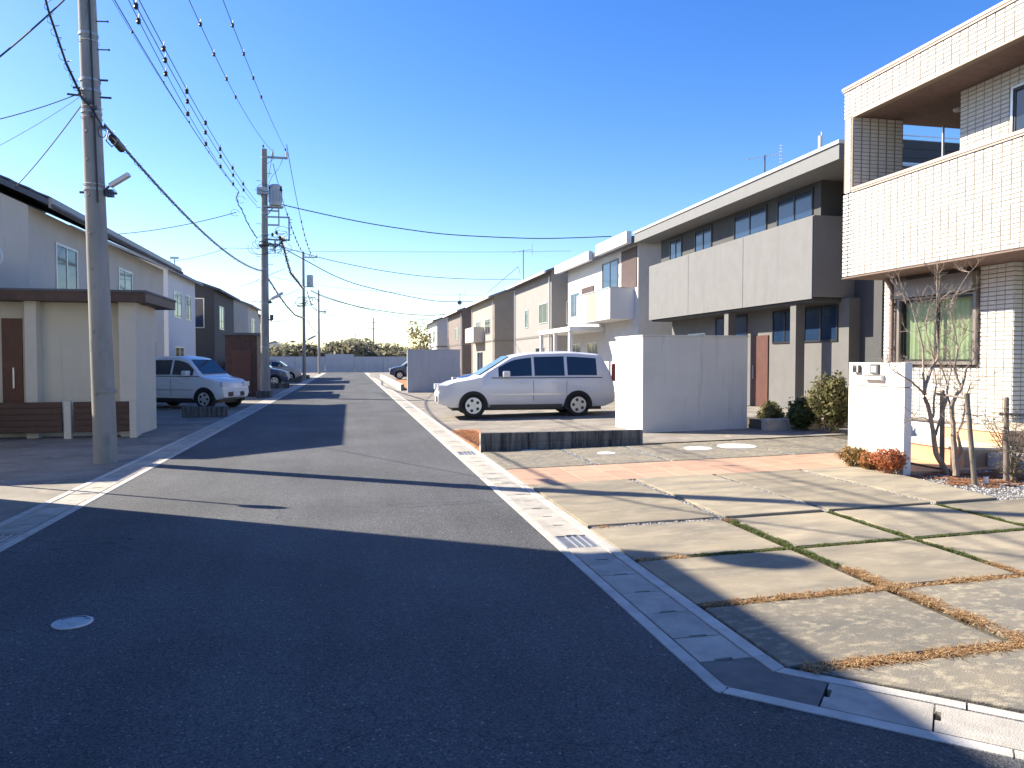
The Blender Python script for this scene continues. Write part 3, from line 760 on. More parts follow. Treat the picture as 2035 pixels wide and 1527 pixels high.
# terracotta steps in front of the house
st = empty('terracotta_steps', (8.6, 9, 0.1), 'sunlit orange terracotta steps between the gate wall and the tiled house', 'steps')
M_TC2 = mat('orange_stucco', (0.56, 0.34, 0.20), 0.85, 0.06, 8, 0.3, 120)
M_TCT = mat('cream_nosing', (0.66, 0.54, 0.40), 0.8, 0.05, 8)
B('step', M_TC2, st, (7.72, 8.5, 8.25, 9.70, 0.05, 0.335)); B('nosing', M_TCT, st, (7.70, 8.52, 8.23, 9.72, 0.335, 0.36))
B('step', M_TC2, st, (8.5, 9.74, 8.45, 9.50, 0.05, 0.53)); B('nosing', M_TCT, st, (8.48, 9.76, 8.43, 9.52, 0.53, 0.555))
B('step', M_STUCCOG, st, (8.05, 10.5, 7.35, 8.22, 0.05, 0.30))
B('approach_floor', M_TC2, st, (6.80, 9.5, 8.06, 9.0, 0.02, gz(7.3) + 0.014))
B('approach_edge', M_CLOS, st, (7.25, 7.29, 8.0, 8.75, .08, .14))

# ------------------------------------------------------------------ gate wall
gx, gy0, gy1, gt = 6.65, 8.04, 9.10, 1.465
gw = empty('gate_wall', (gx, 8.5, 0.09), 'bright white rendered gate wall with intercom and letter slot behind orange shrubs', 'gate wall')
B('wall_body', M_STUCCO, gw, (gx, gx + .105, gy0, gy1, 0.0, 1.154), (gx, gx + .105, gy0, gy1, 1.164, gt))
B('expansion_joint', M_DARKJ, gw, (gx + .010, gx + .095, gy0 + .010, gy1 - .010, 1.154, 1.164))
def gp(u, v): return atX(u, v, gx)
a, c = gp(1700, 724), gp(1711, 742)
M_PLATE = mat('plate_frame', (0.085, 0.08, 0.08), 0.5, 0.05, 8)
ic = B('intercom', M_PLATE, gw, (gx - .045, gx, c.y, a.y, 1.33, 1.43))
B('speaker_grille', M_CLOS, ic, (gx - .048, gx - .0452, c.y + .025, a.y - .006, 1.345, 1.40)); B('intercom_front', M_CERAM, ic, (gx - .047, gx - .0451, c.y + .004, c.y + .024, 1.335, 1.425))
a, c = gp(1733, 724), gp(1748, 746)
pl = B('name_plate', M_PLATE, gw, (gx - .03, gx, c.y, a.y, 1.315, 1.445))
B('plate_panel', mat('plate_grey', (0.30, 0.33, 0.37), 0.4, 0.08, 30), pl, (gx - .034, gx - .0302, c.y + .02, a.y - .02, 1.335, 1.425))
b = MB()
for k in range(3):
    for q in range(5):
        if (k * 5 + q) % 4 == 3: continue
        yy = c.y + .035 + q * .018; b.box(gx - .0365, gx - .0342, yy, yy + .010, 1.36 + k * .02, 1.367 + k * .02)
b.build('plate_lettering', M_CERAM, pl)
a, c = gp(1722, 750), gp(1757, 764)
ms = B('letter_slot', M_STUCCO, gw, (gx - .05, gx, c.y, a.y, 1.235, 1.30))
B('slot_flap', M_ALU, ms, (gx - .056, gx - .0502, c.y + .004, a.y - .01, 1.240, 1.247)); B('slot_hood', M_ALUS, ms, (gx - .062, gx, c.y - .006, a.y + .006, 1.301, 1.309))

# ------------------------------------------------------------------ plants by the gate
def leaf_ball(b, c, rad, n, ls, rnd, shell=0.55):
    for _ in range(n):
        while True:
            d = Vector((rnd.gauss(0, 1), rnd.gauss(0, 1), rnd.gauss(0, 1)))
            if d.length > .1: break
        d.normalize()
        k = shell + (1 - shell) * rnd.random() ** .6 + (rnd.random() ** 5) * .35
        k *= 1 + .16 * math.sin(d.x * 5 + c[0] * 9) * math.sin(d.y * 6 + c[1] * 5) + .12 * math.sin(d.z * 7 + 2)
        p = Vector(c) + Vector((d.x * rad[0], d.y * rad[1], d.z * rad[2])) * k
        a_ = Vector((rnd.gauss(0, 1), rnd.gauss(0, 1), rnd.gauss(0, .8))).normalized()
        n_ = (d * 1.2 + Vector((rnd.gauss(0, .7), rnd.gauss(0, .7), rnd.gauss(0, .7)))).normalized()
        a_ = (a_ - n_ * a_.dot(n_)).normalized(); s_ = n_.cross(a_)
        L_ = ls * rnd.choice((.55, .8, 1.0, 1.3, 1.7))
        b.quad(p - a_ * L_, p + s_ * L_ * .38, p + a_ * L_, p - s_ * L_ * .38)
    return b
def shrub(name, u, v, y, w, h, label, m, n, cat='shrub', group=None, ls=.016, seed=1, blobs=5):
    rnd = random.Random(seed); p = atY(u, v, y); z0 = gz(p.x) - .01
    root = empty(name, (p.x, y, z0), label, cat, group)
    b = MB()
    leaf_ball(b, (p.x, y, z0 + h * .55), (w * .42, w * .42, h * .45), n // 2, ls, rnd, .45)
    for k in range(blobs):
        an = rnd.uniform(0, 6.28); rr = w * .26
        c = (p.x + rr * math.cos(an), y + rr * math.sin(an), z0 + h * rnd.uniform(.38, .72))
        leaf_ball(b, c, (w * .26, w * .26, h * .28), n // (2 * blobs), ls, rnd, .6)
    b.build('foliage', m, root)
    s_ = MB()
    for k in range(7):
        an = rnd.uniform(0, 6.28); e = Vector((p.x + w * .25 * math.cos(an), y + w * .25 * math.sin(an), z0 + h * rnd.uniform(.5, .75)))
        s_.tube([(p.x + .02 * math.cos(an), y + .02 * math.sin(an), z0 - .03), (p.x + .06 * math.cos(an), y + .06 * math.sin(an), z0 + h * .25), e], [.008, .006, .003], 5)
    s_.build('stem', M_BARK, root)
    return root
shrub('round_shrub', 1697, 925, 8.78, .40, .27, 'leftmost low shrub by the gate wall, half green half orange', leaf_mat('green_orange_leaves', [(0.07, 0.09, 0.02), (0.20, 0.13, 0.03), (0.34, 0.16, 0.04), (0.12, 0.12, 0.03)]), 2600, group='low shrubs at the gate wall', seed=3)
shrub('round_shrub', 1727, 933, 8.45, .30, .23, 'smallest orange leaved shrub, middle of the three at the gate wall', M_NANDI, 2200, group='low shrubs at the gate wall', seed=4)
shrub('round_shrub', 1766, 938, 8.12, .40, .32, 'reddest and largest low shrub at the near end of the gate wall', leaf_mat('red_orange_leaves', [(0.12, 0.07, 0.02), (0.42, 0.12, 0.05), (0.58, 0.20, 0.08), (0.30, 0.11, 0.04)]), 3000, group='low shrubs at the gate wall', seed=5)

def K(x, y): return (1600 + x / 2.936, 480 + y / 2.936)
def stem_path(pts, y0, y1):
    n = len(pts) - 1
    return [atY(*K(*p), y0 + (y1 - y0) * i / n) for i, p in enumerate(pts)]
def smooth_path(P_, k=3):
    out = []
    for i in range(len(P_) - 1):
        p0, p1, p2, p3 = P_[max(i - 1, 0)], P_[i], P_[i + 1], P_[min(i + 2, len(P_) - 1)]
        for j in range(k):
            t = j / k
            out.append(.5 * ((2 * p1) + (p2 - p0) * t + (2 * p0 - 5 * p1 + 4 * p2 - p3) * t * t + (3 * p1 - p0 - 3 * p2 + p3) * t ** 3))
    return out + [P_[-1]]
def twig(b, p, d, L_, r, depth, rnd):
    pts = [p]; q = p; dd = d.normalized(); n = 5
    for k in range(n):
        dd = (dd + Vector((rnd.gauss(0, .17), rnd.gauss(0, .17), rnd.gauss(0.05, .13)))).normalized()
        q = q + dd * (L_ / n); pts.append(q)
    b.tube(pts, [r * (1 - .7 * k / n) for k in range(n + 1)], 5 if r > .003 else 4, False)
    if depth <= 0: return
    for k in range(1, n + 1):
        for _ in range(1 if rnd.random() < .75 else 2):
            side = Vector((rnd.gauss(0, 1), rnd.gauss(0, 1), rnd.gauss(.5, .6))).normalized()
            twig(b, pts[k], (dd * .7 + side * .8), L_ * rnd.uniform(.35, .6), r * .55, depth - 1, rnd)
def bare_tree(name, stems, label, seed, twr=.0045):
    rnd = random.Random(seed)
    root = empty(name, stems[0][0][0], label, 'bare tree', 'bare garden trees tied to stakes')
    for pts, r0, r1 in stems:
        sp = smooth_path(pts); n = len(sp)
        sp = [p + Vector((rnd.gauss(0, .003), rnd.gauss(0, .003), 0)) for p in sp]
        MB().tube(sp, [1.2 * (r0 + (r1 - r0) * i / (n - 1)) for i in range(n)], 8).build('trunk' if r0 > .02 else 'limb', M_BARK, root, smooth=True)
        b = MB()
        for i in range(int(n * .35), n, 2):
            if rnd.random() < .95 and sp[i].z > .55:
                sd = Vector((rnd.gauss(0, 1), rnd.gauss(0, 1), rnd.uniform(.2, 1.2)))
                twig(b, sp[i], sd, rnd.uniform(.14, .34), twr, 2 if sp[i].z > 1.1 else 1, rnd)
        twig(b, sp[-1], sp[-1] - sp[-3], .28, max(r1 * .8, .002), 2, rnd)
        if b.v: b.build('twigs', M_BARK, root, kind='stuff')
    return root
bare_tree('bare_tree', [
    (stem_path([(830, 1362), (800, 1300), (765, 1240), (748, 1130), (735, 1050), (718, 960), (695, 890), (715, 800), (745, 730), (778, 660), (770, 560), (765, 430), (772, 300), (770, 190)], 7.95, 8.05), .030, .004),
    (stem_path([(695, 890), (640, 835), (580, 795), (530, 765), (500, 735)], 8.0, 7.7), .012, .003),
    (stem_path([(700, 870), (690, 780), (690, 660), (670, 540), (640, 450), (620, 370), (590, 300)], 8.0, 8.2), .013, .003),
    (stem_path([(760, 1130), (785, 1050), (815, 960), (828, 880), (830, 850), (800, 740), (775, 690)], 8.0, 8.15), .014, .005),
    (stem_path([(748, 1030), (757, 900), (765, 840), (757, 770), (740, 640), (705, 500), (720, 400)], 8.0, 8.2), .011, .003),
    (stem_path([(740, 1075), (700, 1030), (640, 1035), (600, 1050)], 8.0, 7.6), .006, .002),
], 'bare multi stem tree beside the gate wall, leaning left in front of the window', 21)
bare_tree('bare_tree', [
    (stem_path([(880, 1368), (873, 1260), (865, 1150), (862, 1060), (852, 965), (885, 900), (912, 855), (930, 790), (948, 730)], 7.72, 7.8), .031, .009),
    (stem_path([(912, 855), (890, 800), (872, 740), (890, 640), (880, 560), (858, 460), (850, 370), (895, 280), (960, 180)], 7.8, 7.9), .013, .003),
    (stem_path([(882, 1290), (910, 1245), (905, 1190), (888, 1120), (918, 1050), (930, 960), (942, 890), (970, 825)], 7.72, 7.6), .019, .006),
    (stem_path([(850, 965), (830, 900), (835, 820), (852, 740), (830, 640), (790, 560), (800, 440)], 7.8, 8.0), .011, .003),
    (stem_path([(890, 640), (930, 560), (985, 530)], 7.85, 7.6), .006, .002),
    (stem_path([(925, 1050), (1010, 1065), (1100, 1068)], 7.65, 7.3), .006, .002),
], 'bare forked tree with a crooked second trunk, in front of the window frame', 22)
def stake(u0, v0, u1, v1, y, r, label, z0=.04):
    a_, c_ = atY(u0, v0, y), atY(u1, v1, y); a_.z = min(a_.z, z0)
    o = MB().tube([a_, a_.lerp(c_, .5), c_], [r, r * .97, r * .93], 12).build('tree_stake', M_STAKE, label=label, cat='tree stake', group='wooden tree stakes')
    MB().tube([c_ + Vector((0, 0, .0)), c_ + Vector((0, 0, .006))], r * .6, 10).build('stake_end', M_TCT, o)
    return o
stake(1938, 957, 1921, 782, 7.25, .029, 'nearest wooden stake, leaning left beside the small white garden light')
stake(1872, 930, 1873, 776, 8.15, .030, 'upright wooden stake standing behind the two bare trees')
stake(2000, 953, 2000, 790, 7.3, .030, 'wooden stake rising through the thin evergreen bush at the right edge')
MB().tube([atY(1862, 783, 8.1), atY(1921, 792, 7.25)], .014, 8).build('stake_crossbar', M_STAKE, label='thin pale pole tied across the two stakes behind the bare trees', cat='crossbar')
MB().tube([atY(1985, 822, 7.3), atY(2060, 828, 7.2)], .016, 8).build('stake_crossbar', M_STAKE, label='short pale pole tied to the stake at the right edge', cat='crossbar')
# thin evergreen bush at the right edge
rnd = random.Random(31)
eb = empty('evergreen_bush', (7.45, 7.35, .1), 'thin yellow green bush with small leaves at the right edge of the gravel', 'bush')
tb, lb = MB(), MB()
c0 = atY(2010, 955, 7.35)
for k in range(16):
    an = rnd.uniform(0, 6.28); hh = rnd.uniform(.35, .95); sp_ = rnd.uniform(.12, .42)
    pts = [Vector((c0.x, 7.35, .08)), Vector((c0.x + sp_ * .25 * math.cos(an), 7.35 + sp_ * .25 * math.sin(an), .08 + hh * .45)), Vector((c0.x + sp_ * math.cos(an), 7.35 + sp_ * math.sin(an), .1 + hh))]
    sp = smooth_path(pts, 5)
    tb.tube(sp, [.009 * (1 - .8 * i / len(sp)) for i in range(len(sp))], 5)
    for p in sp[2:]:
        for _ in range(3):
            d = Vector((rnd.gauss(0, 1), rnd.gauss(0, 1), rnd.gauss(.1, .35))).normalized() * rnd.uniform(.08, .24)
            tb.tube([p, p + d * .5, p + d + Vector((0, 0, .01))], [.003, .002, .001], 4, False)
            for q in range(9):
                c = p + d * rnd.uniform(.3, 1.05) + Vector((rnd.gauss(0, .012), rnd.gauss(0, .012), rnd.gauss(0, .01)))
                a_ = Vector((rnd.gauss(0, 1), rnd.gauss(0, 1), rnd.gauss(0, .4))).normalized(); s_ = Vector((-a_.y, a_.x, rnd.gauss(0, .3))).normalized()
                L_ = rnd.uniform(.006, .012)
                lb.quad(c - a_ * L_, c + s_ * L_ * .5, c + a_ * L_, c - s_ * L_ * .5)
tb.build('branches', M_BARK, eb); lb.build('foliage', M_OLIVE, eb)
# small white garden spot light
p0, p1 = atY(1960, 960, 7.2), atY(1953, 948, 7.2)
gl = empty('garden_light', (p0.x, 7.2, .08), 'small white cylinder garden light tilted on the grey gravel', 'garden light')
ax = Vector((-.18, -.1, 1)).normalized()
MB().tube([p0, p0 + ax * .08], .025, 16).build('lamp_housing', M_WHITEP, gl, smooth=True)
MB().tube([p0 + ax * .078, p0 + ax * .084], [.025, .021], 16).build('lamp_lens', M_DGLASS, gl)
MB().tube([p0 + Vector((0, 0, -.07)), p0], .008, 8).build('ground_spike', M_CLOS, gl)
# ------------------------------------------------------------------ utility poles
P1, P2, P3, P4, P5 = Vector((-3.50, 12.0, 0)), Vector((-3.33, 31.6, 0)), Vector((-3.45, 60, 0)), Vector((-3.27, 84, 0)), Vector((4.13, 138, 0))
P1TOP = Vector((-3.73, 12.0, 10.4))
def pole_at(P, T, z): return P.lerp(T, z / T.z)
def make_pole(P, T, r0, r1, label, bolts=(), bands=(), side_bolt=1.0, seed=0):
    root = empty('utility_pole', P, label, 'utility pole', 'concrete utility poles')
    n = 12
    MB().tube([P + (T - P) * k / n + (Vector((0, 0, -.3)) if k == 0 else Vector()) for k in range(n + 1)], [r0 + (r1 - r0) * k / n for k in range(n + 1)], 24).build('shaft', M_POLE, root, smooth=True)
    rad = lambda z: r0 + (r1 - r0) * z / T.z
    for z in bands:
        c = pole_at(P, T, z)
        MB().lathe([(rad(z) + .004, -.022), (rad(z) + .010, -.018), (rad(z) + .010, .018), (rad(z) + .004, .022)], c, 24).build('band', M_STEEL, root)
    for i, (z, an) in enumerate(bolts):
        c = pole_at(P, T, z); d = Vector((math.cos(an), math.sin(an), 0))
        b = MB(); b.cyl(c + d * (rad(z) - .01), c + d * (rad(z) + .15), .009, 6); b.cyl(c + d * (rad(z) + .15), c + d * (rad(z) + .165), .016, 8)
        b.build('step_bolt', M_DSTEEL, root)
    return root, rad
def bolt_rows(zs): return [(z, R(0) if i % 2 == 0 else R(180)) for i, z in enumerate(zs)]
p1, r1f = make_pole(P1, P1TOP, .160, .092, 'nearest and tallest concrete utility pole, with a slim street light', bolts=[(5.95, R(-8)), (6.35, R(-8)), (6.95, R(172)), (7.4, R(-8))], bands=(3.95, 5.05, 5.35, 5.5, 6.15, 7.0))
# plugged step-bolt sockets, bottom hook rings
for z in (1.0, 1.9, 2.8, 3.3, 3.85, 4.35, 4.75, 5.2):
    c = pole_at(P1, P1TOP, z); an = R(-105); d = Vector((math.cos(an), math.sin(an), 0))
    MB().tube([c + d * (r1f(z) + .001) + Vector((.018 * math.cos(t * .7), 0, .018 * math.sin(t * .7))) for t in range(8)], .0045, 5).build('socket_ring', M_DSTEEL, p1)
c = P1
MB().lathe([(.158, 1.02), (.164, 1.03), (.164, 1.06), (.158, 1.07)], (P1.x, P1.y, 0), 24).build('pole_plate', M_POLE, p1)
# riser cable down the shaft
an = R(-62)
rc = []
for k in range(14):
    z = 3.75 + k * .5; cc = pole_at(P1, P1TOP, z); rc.append(cc + Vector((math.cos(an), math.sin(an), 0)) * (r1f(z) + .014))
MB().tube(rc, .013, 6).build('riser_cable', M_CABLE, p1)
def strap(z, P=P1, T=P1TOP, rf=r1f, par=p1):
    cc = pole_at(P, T, z); MB().tube([cc + Vector((math.cos(t * math.pi / 12), math.sin(t * math.pi / 12), .08 * math.sin(t * math.pi / 12 * .5) * 0)) * (rf(z) + .016) for t in range(25)], .005, 4).build('strap', M_CERAM, par)
for z in (4.02, 4.97, 5.12, 6.05): strap(z)
# clamp iron where the telephone bundle is made off
def bracket(par, c, dx, dy, L_, w=.03):
    b = MB(); e = c + Vector((dx, dy, 0)).normalized() * L_
    b.tube([c, e], w * .5, 6); b.build('bracket', M_DSTEEL, par)
c5 = pole_at(P1, P1TOP, 5.28)
for z, a_, L_ in ((5.28, R(0), .27), (5.52, R(-5), .24), (5.28, R(190), .30), (5.38, R(195), .22), (6.95, R(178), .35), (6.88, R(178), .33)):
    cc = pole_at(P1, P1TOP, z); bracket(p1, cc, math.cos(a_), math.sin(a_), L_)
cc = pole_at(P1, P1TOP, 6.93)
MB().tube([cc + Vector((-.33, 0, -.06)), cc + Vector((-.36, 0, .05)), cc + Vector((-.14, -.02, .05))], .010, 6).build('hook_frame', M_DSTEEL, p1)
# street light (a slim white tube fitting on an arm), hung on the pole
def street_light(P, T, rf, z, label, s=1.0, det=True):
    c = pole_at(P, T, z)
    root = empty('street_light', c, label, 'street light', 'slim street lights on the poles')
    a0 = c + Vector((rf(z), -.03, 0)); a1 = a0 + Vector((.06, -.03, .06)) * s
    d = Vector((.36, -.14, .19)).normalized()
    MB().tube([c + Vector((rf(z) * .6, 0, -.02)), a0, a1, a1 + d * .08], .016 * s, 8).build('arm', M_DSTEEL, root)
    up = Vector((0, 0, 1)); sd = d.cross(up).normalized(); nu = sd.cross(d)
    b = MB(); st_, en = a1 + d * .04, a1 + d * .37 * s
    prof = [(-.030, -.022), (.030, -.022), (.036, .004), (.022, .026), (-.022, .026), (-.036, .004)]
    i = 0
    for q in (st_, en):
        b.v += [tuple(q + sd * x * s * 1.1 + nu * y * s * 1.3) for x, y in prof]
    b.f += [(k, (k + 1) % 6, 6 + (k + 1) % 6, 6 + k) for k in range(6)] + [tuple(reversed(range(6))), tuple(range(6, 12))]
    b.build('lamp_housing', M_CERAM, root)
    MB().quad(st_ + sd * .026 * s - nu * .030 * s, st_ - sd * .026 * s - nu * .030 * s, en - sd * .026 * s - nu * .030 * s, en + sd * .026 * s - nu * .030 * s).build('diffuser', mat('diffuser', (0.6, 0.55, 0.55), 0.3), root)
    if det:
        b = MB(); b.tube([c + Vector((-.2, 0, -.02)), c + Vector((.30, -.02, -.02))], .018, 8); b.box(c.x + .15, c.x + .25, c.y - .06, c.y + .04, c.z - .07, c.z + .03)
        b.build('clamp', M_DSTEEL, root)
        MB().tube([c + Vector((.16, -.1, .05)), c + Vector((.20, -.13, -.03)), c + Vector((.28, -.1, -.04)), c + Vector((.3, -.07, .0)), c + Vector((.25, -.05, .05))], .005, 5).build('lamp_lead', M_CABLE, root)
    return root
street_light(P1, P1TOP, r1f, 3.93, 'slim street light on the nearest utility pole')

P2T = P2 + Vector((.05, 0, 9.85))
p2, r2f = make_pole(P2, P2T, .180, .112, 'concrete utility pole carrying the transformer, standing on dark blocks at the left gutter', bolts=bolt_rows([3.2, 4.6, 5.3, 5.6, 6.5, 6.9, 7.2, 7.55, 8.0, 8.6, 8.9]), bands=(2.0, 3.75, 5.1, 6.1, 6.5, 7.3, 8.1, 8.35, 9.5))
MB().lathe([(.198, 0.0), (.198, 1.15), (.185, 1.2)], P2, 20).build('pole_guard', M_POLE, p2)
b = MB(); b.box(-3.22, -2.38, 31.52, 31.62, 9.50, 9.57); b.build('crossarm', M_STEEL, p2)
MB().tube([(-3.25, 31.57, 9.2), (-2.9, 31.57, 9.5)], .012, 6).build('arm_stay', M_STEEL, p2)
for x in (-2.95, -2.42):
    MB().lathe([(.02, 0), (.05, .02), (.055, .07), (.035, .09), (.05, .11), (.045, .16), (.03, .18), (.035, .21), (.0, .23)], (x, 31.57, 9.57), 12).build('insulator', M_CERAM, p2)
# transformer
tc = Vector((-2.86, 31.5, 7.62))
tr = MB().lathe([(.20, 0), (.24, .03), (.245, .08), (.235, .1), (.235, .70), (.255, .72), (.255, .76), (.18, .82), (.0, .84)], tc, 24).build('transformer', M_TRANS, p2)
for k in range(16):
    an = 2 * math.pi * k / 16; d = Vector((math.cos(an), math.sin(an), 0)); t_ = Vector((-d.y, d.x, 0)) * .008
    a_, c_ = tc + d * .23, tc + d * .265
    b = MB(); b.v = [tuple(p + Vector((0, 0, z))) for z in (.13, .62) for p in (a_ - t_, c_ - t_, c_ + t_, a_ + t_)]
    b.f = [(0, 1, 5, 4), (1, 2, 6, 5), (2, 3, 7, 6), (3, 0, 4, 7), (4, 5, 6, 7), (3, 2, 1, 0)]
    b.build('cooling_fin', M_TRANS, tr)
MB().lathe([(.05, 0), (.07, .06), (.04, .12), (.05, .2)], tc + Vector((.22, -.1, .55)), 10).build('bushing', M_CLOS, tr)
MB().lathe([(.05, 0), (.06, .06), (.03, .1)], tc + Vector((-.2, -.12, .62)), 10).build('bushing', M_CLOS, tr)
b = MB(); b.box(-3.3, -2.55, 31.4, 31.5, 7.54, 7.60); b.box(-3.3, -2.6, 31.6, 31.68, 7.54, 7.60); b.tube([(-3.28, 31.5, 7.1), (-2.95, 31.5, 7.54)], .025, 6)
b.build('transformer_bracket', M_STEEL, p2)
b = MB()
for z, x1_ in ((7.42, -2.72), (7.18, -2.35), (6.86, -2.72), (6.28, -2.35), (6.08, -2.75)): b.box(-3.3, x1_, 31.5, 31.56, z - .03, z + .03)
b.box(-2.38, -2.32, 31.5, 31.56, 6.25, 7.21); b.box(-2.76, -2.71, 31.47, 31.53, 6.86, 7.55); b.box(-2.92, -2.87, 31.47, 31.53, 5.75, 6.28)
b.build('switch_rack', M_STEEL, p2)
for x, z in ((-2.24, 6.98), (-2.24, 6.76), (-2.24, 6.5), (-2.24, 7.1)): MB().cyl((-2.35, 31.53, z), (x, 31.53, z), .012, 6).build('rack_pin', M_DSTEEL, p2)
for x, z in ((-2.82, 6.55), (-2.98, 6.47), (-2.62, 6.28), (-2.5, 6.28)): MB().lathe([(.03, 0), (.05, .03), (.045, .1), (.02, .13)], (x, 31.45, z - .06), 8).build('switch', M_CLOS, p2)
rnd = random.Random(77)
def loops(par, c, n, rr, rad=.009, sx=1.0):
    for k in range(n):
        a0 = rnd.uniform(0, 6.28); r_ = rr * rnd.uniform(.5, 1.2); t0 = rnd.uniform(2.5, 5)
        cc = Vector(c) + Vector((rnd.uniform(-.25, .25) * sx, rnd.uniform(-.1, .1), rnd.uniform(-.15, .15)))
        MB().tube([cc + Vector((r_ * math.cos(a0 + t0 * q / 9) * 1.3, .08 * math.sin(q), r_ * .8 * math.sin(a0 + t0 * q / 9))) for q in range(10)], rad, 5, False).build('jumper_wire', M_CABLE, par)
loops(p2, (-2.75, 31.4, 6.5), 5, .2)
loops(p2, (-3.3, 31.35, 6.05), 11, .32)
loops(p2, (-2.85, 31.4, 5.95), 6, .28)
loops(p2, (-3.45, 31.35, 8.15), 3, .18)
b = MB(); b.lathe([(.16, 0), (.16, .10), (.15, .12)], (P2.x, P2.y, 5.98), 10); b.box(-3.5, -3.1, 31.35, 31.45, 6.0, 6.06); b.build('cable_box', M_CLOS, p2)
b = MB(); b.box(-3.55, -3.15, 31.35, 31.62, 8.05, 8.3); b.build('arrester_box', M_TRANS, p2)
MB().tube([(-2.45, 31.5, 9.75), (-2.7, 31.4, 9.1), (-3.0, 31.4, 8.7), (-3.15, 31.4, 8.3)], .009, 5).build('jumper_wire', M_CABLE, p2)
MB().tube([(-2.92, 31.5, 9.9), (-3.0, 31.4, 9.3), (-3.1, 31.4, 8.7)], .009, 5).build('jumper_wire', M_CABLE, p2)
MB().box(-3.11, -2.98, 31.45, 31.55, 3.08, 3.3).build('alarm_box', M_DSTEEL, p2)
street_light(P2, P2T, r2f, 3.82, 'slim street light on the pole with the transformer', 1.5)
b = MB()
wb = empty('concrete_block_stack', (-3.35, 31.2, 0), 'dark stained concrete blocks around the foot of the transformer pole', 'block planter')
for k in range(2):
    for q in range(2): MB().box(-3.62 + k * .27, -3.36 + k * .27, 31.0, 31.15, q * .135, q * .135 + .13, .004).build('concrete_block', M_BLOCK, wb)
B('wall_core', M_BLOCK, wb, (-3.62, -3.08, 31.15, 31.9, 0, .262))

def simple_pole(P, h, r0, label, tr=False, arm=True, seed=1):
    T = P + Vector((0, 0, h))
    root, rf = make_pole(P, T, r0, r0 * .62, label, bolts=bolt_rows([h * .5, h * .6, h * .7, h * .78]), bands=(h * .63, h * .5, h * .92))
    if arm:
        B('crossarm', M_STEEL, root, (P.x, P.x + 1.05, P.y - .06, P.y + .04, h - .45, h - .37))
        for x in (.45, .98): MB().lathe([(.03, 0), (.06, .04), (.04, .1), (.06, .14), (.0, .24)], (P.x + x, P.y, h - .37), 8).build('insulator', M_CERAM, root)
    if tr:
        t_ = MB().lathe([(.23, 0), (.25, .05), (.25, .75), (.27, .78), (.18, .86), (0, .88)], (P.x + .48, P.y, h - 2.62), 14).build('transformer', M_TRANS, root)
        B('transformer_bracket', M_STEEL, root, (P.x, P.x + .8, P.y - .05, P.y + .05, h - 2.7, h - 2.63))
    return root
p3 = simple_pole(P3, 9.75, .14, 'third utility pole down the street, with a small transformer', tr=True)
loops(p3, (P3.x, 59.8, 6.0), 7, .35, .018); loops(p3, (P3.x + .5, 59.8, 6.0), 5, .35, .018)
street_light(P3, P3 + Vector((0, 0, 9.75)), lambda z: .15, 2.9, 'tiny far street light low on the third utility pole', 2.0, False)
p4 = simple_pole(P4, 9.0, .145, 'fourth utility pole, plain shaft near the end of the street', arm=False)
B('crossarm', M_STEEL, p4, (-3.3, -2.5, 83.9, 84.0, 6.6, 6.75)); b = MB(); b.box(-2.65, -2.55, 83.9, 84, 6.4, 7.0); b.build('insulator_post', M_CERAM, p4)
p5 = simple_pole(P5, 9.1, .15, 'small distant pole beyond the end of the street', arm=False)
B('crossarm', M_STEEL, p5, (P5.x - 1.0, P5.x + .7, 137.9, 138.1, 7.0, 7.12), (P5.x - .8, P5.x + .4, 137.9, 138.1, 8.1, 8.2))
simple_pole(Vector((.02 * 220 - 2.9, 220, 0)), 9.0, .15, 'faintest pole far beyond the hedge at the end of the street', arm=False)
simple_pole(Vector((-3.4, -12, 0)), 10.4, .17, 'utility pole behind the viewpoint', arm=True) if False else None

# ------------------------------------------------------------------ wires, each strung between real points
WIRES = []
def fit_z(pts, ys=None):
    Y = np.array([p.y for p in pts]); Z = np.array([p.z for p in pts]); 
    return np.polyfit(Y, Z, min(2, len(pts) - 1))
def span_name(o, label, group, cat='overhead cable'): return tag(o, label, cat, group)
def cable(pts, r, label, group=None, name='overhead_cable', n=6, m=None, cat='overhead cable'):
    o = MB().tube(pts, r, n).build(name, m or M_CABLE)
    tag(o, label, cat, group); return o
def along(p0x, coef, y0, y1, x0, x1, ya, yb, n=26):
    """points from y0 to y1 on the plane through (x0,ya)-(x1,yb), heights from the fitted curve"""
    out = []
    for k in range(n + 1):
        y = y0 + (y1 - y0) * k / n
        out.append(Vector((x0 + (x1 - x0) * (y - ya) / (yb - ya), y, float(np.polyval(coef, y)))))
    return out
def clampset(par, pts_px, a, c, size, name='spacer_clamp'):
    for (u, v) in pts_px:
        p = at_line(u, v, a, c)
        b = MB(); b.lathe([(size * .35, -size), (size * .6, -size * .7), (size * .5, -.1 * size), (size * .65, 0.1 * size), (size * .3, size * .5)], p, 7)
        b.tube([p + Vector((0, 0, size * .3)), p + Vector((size * .25, 0, size * 1.5))], size * .13, 4)
        b.build(name, M_CLOS, par)
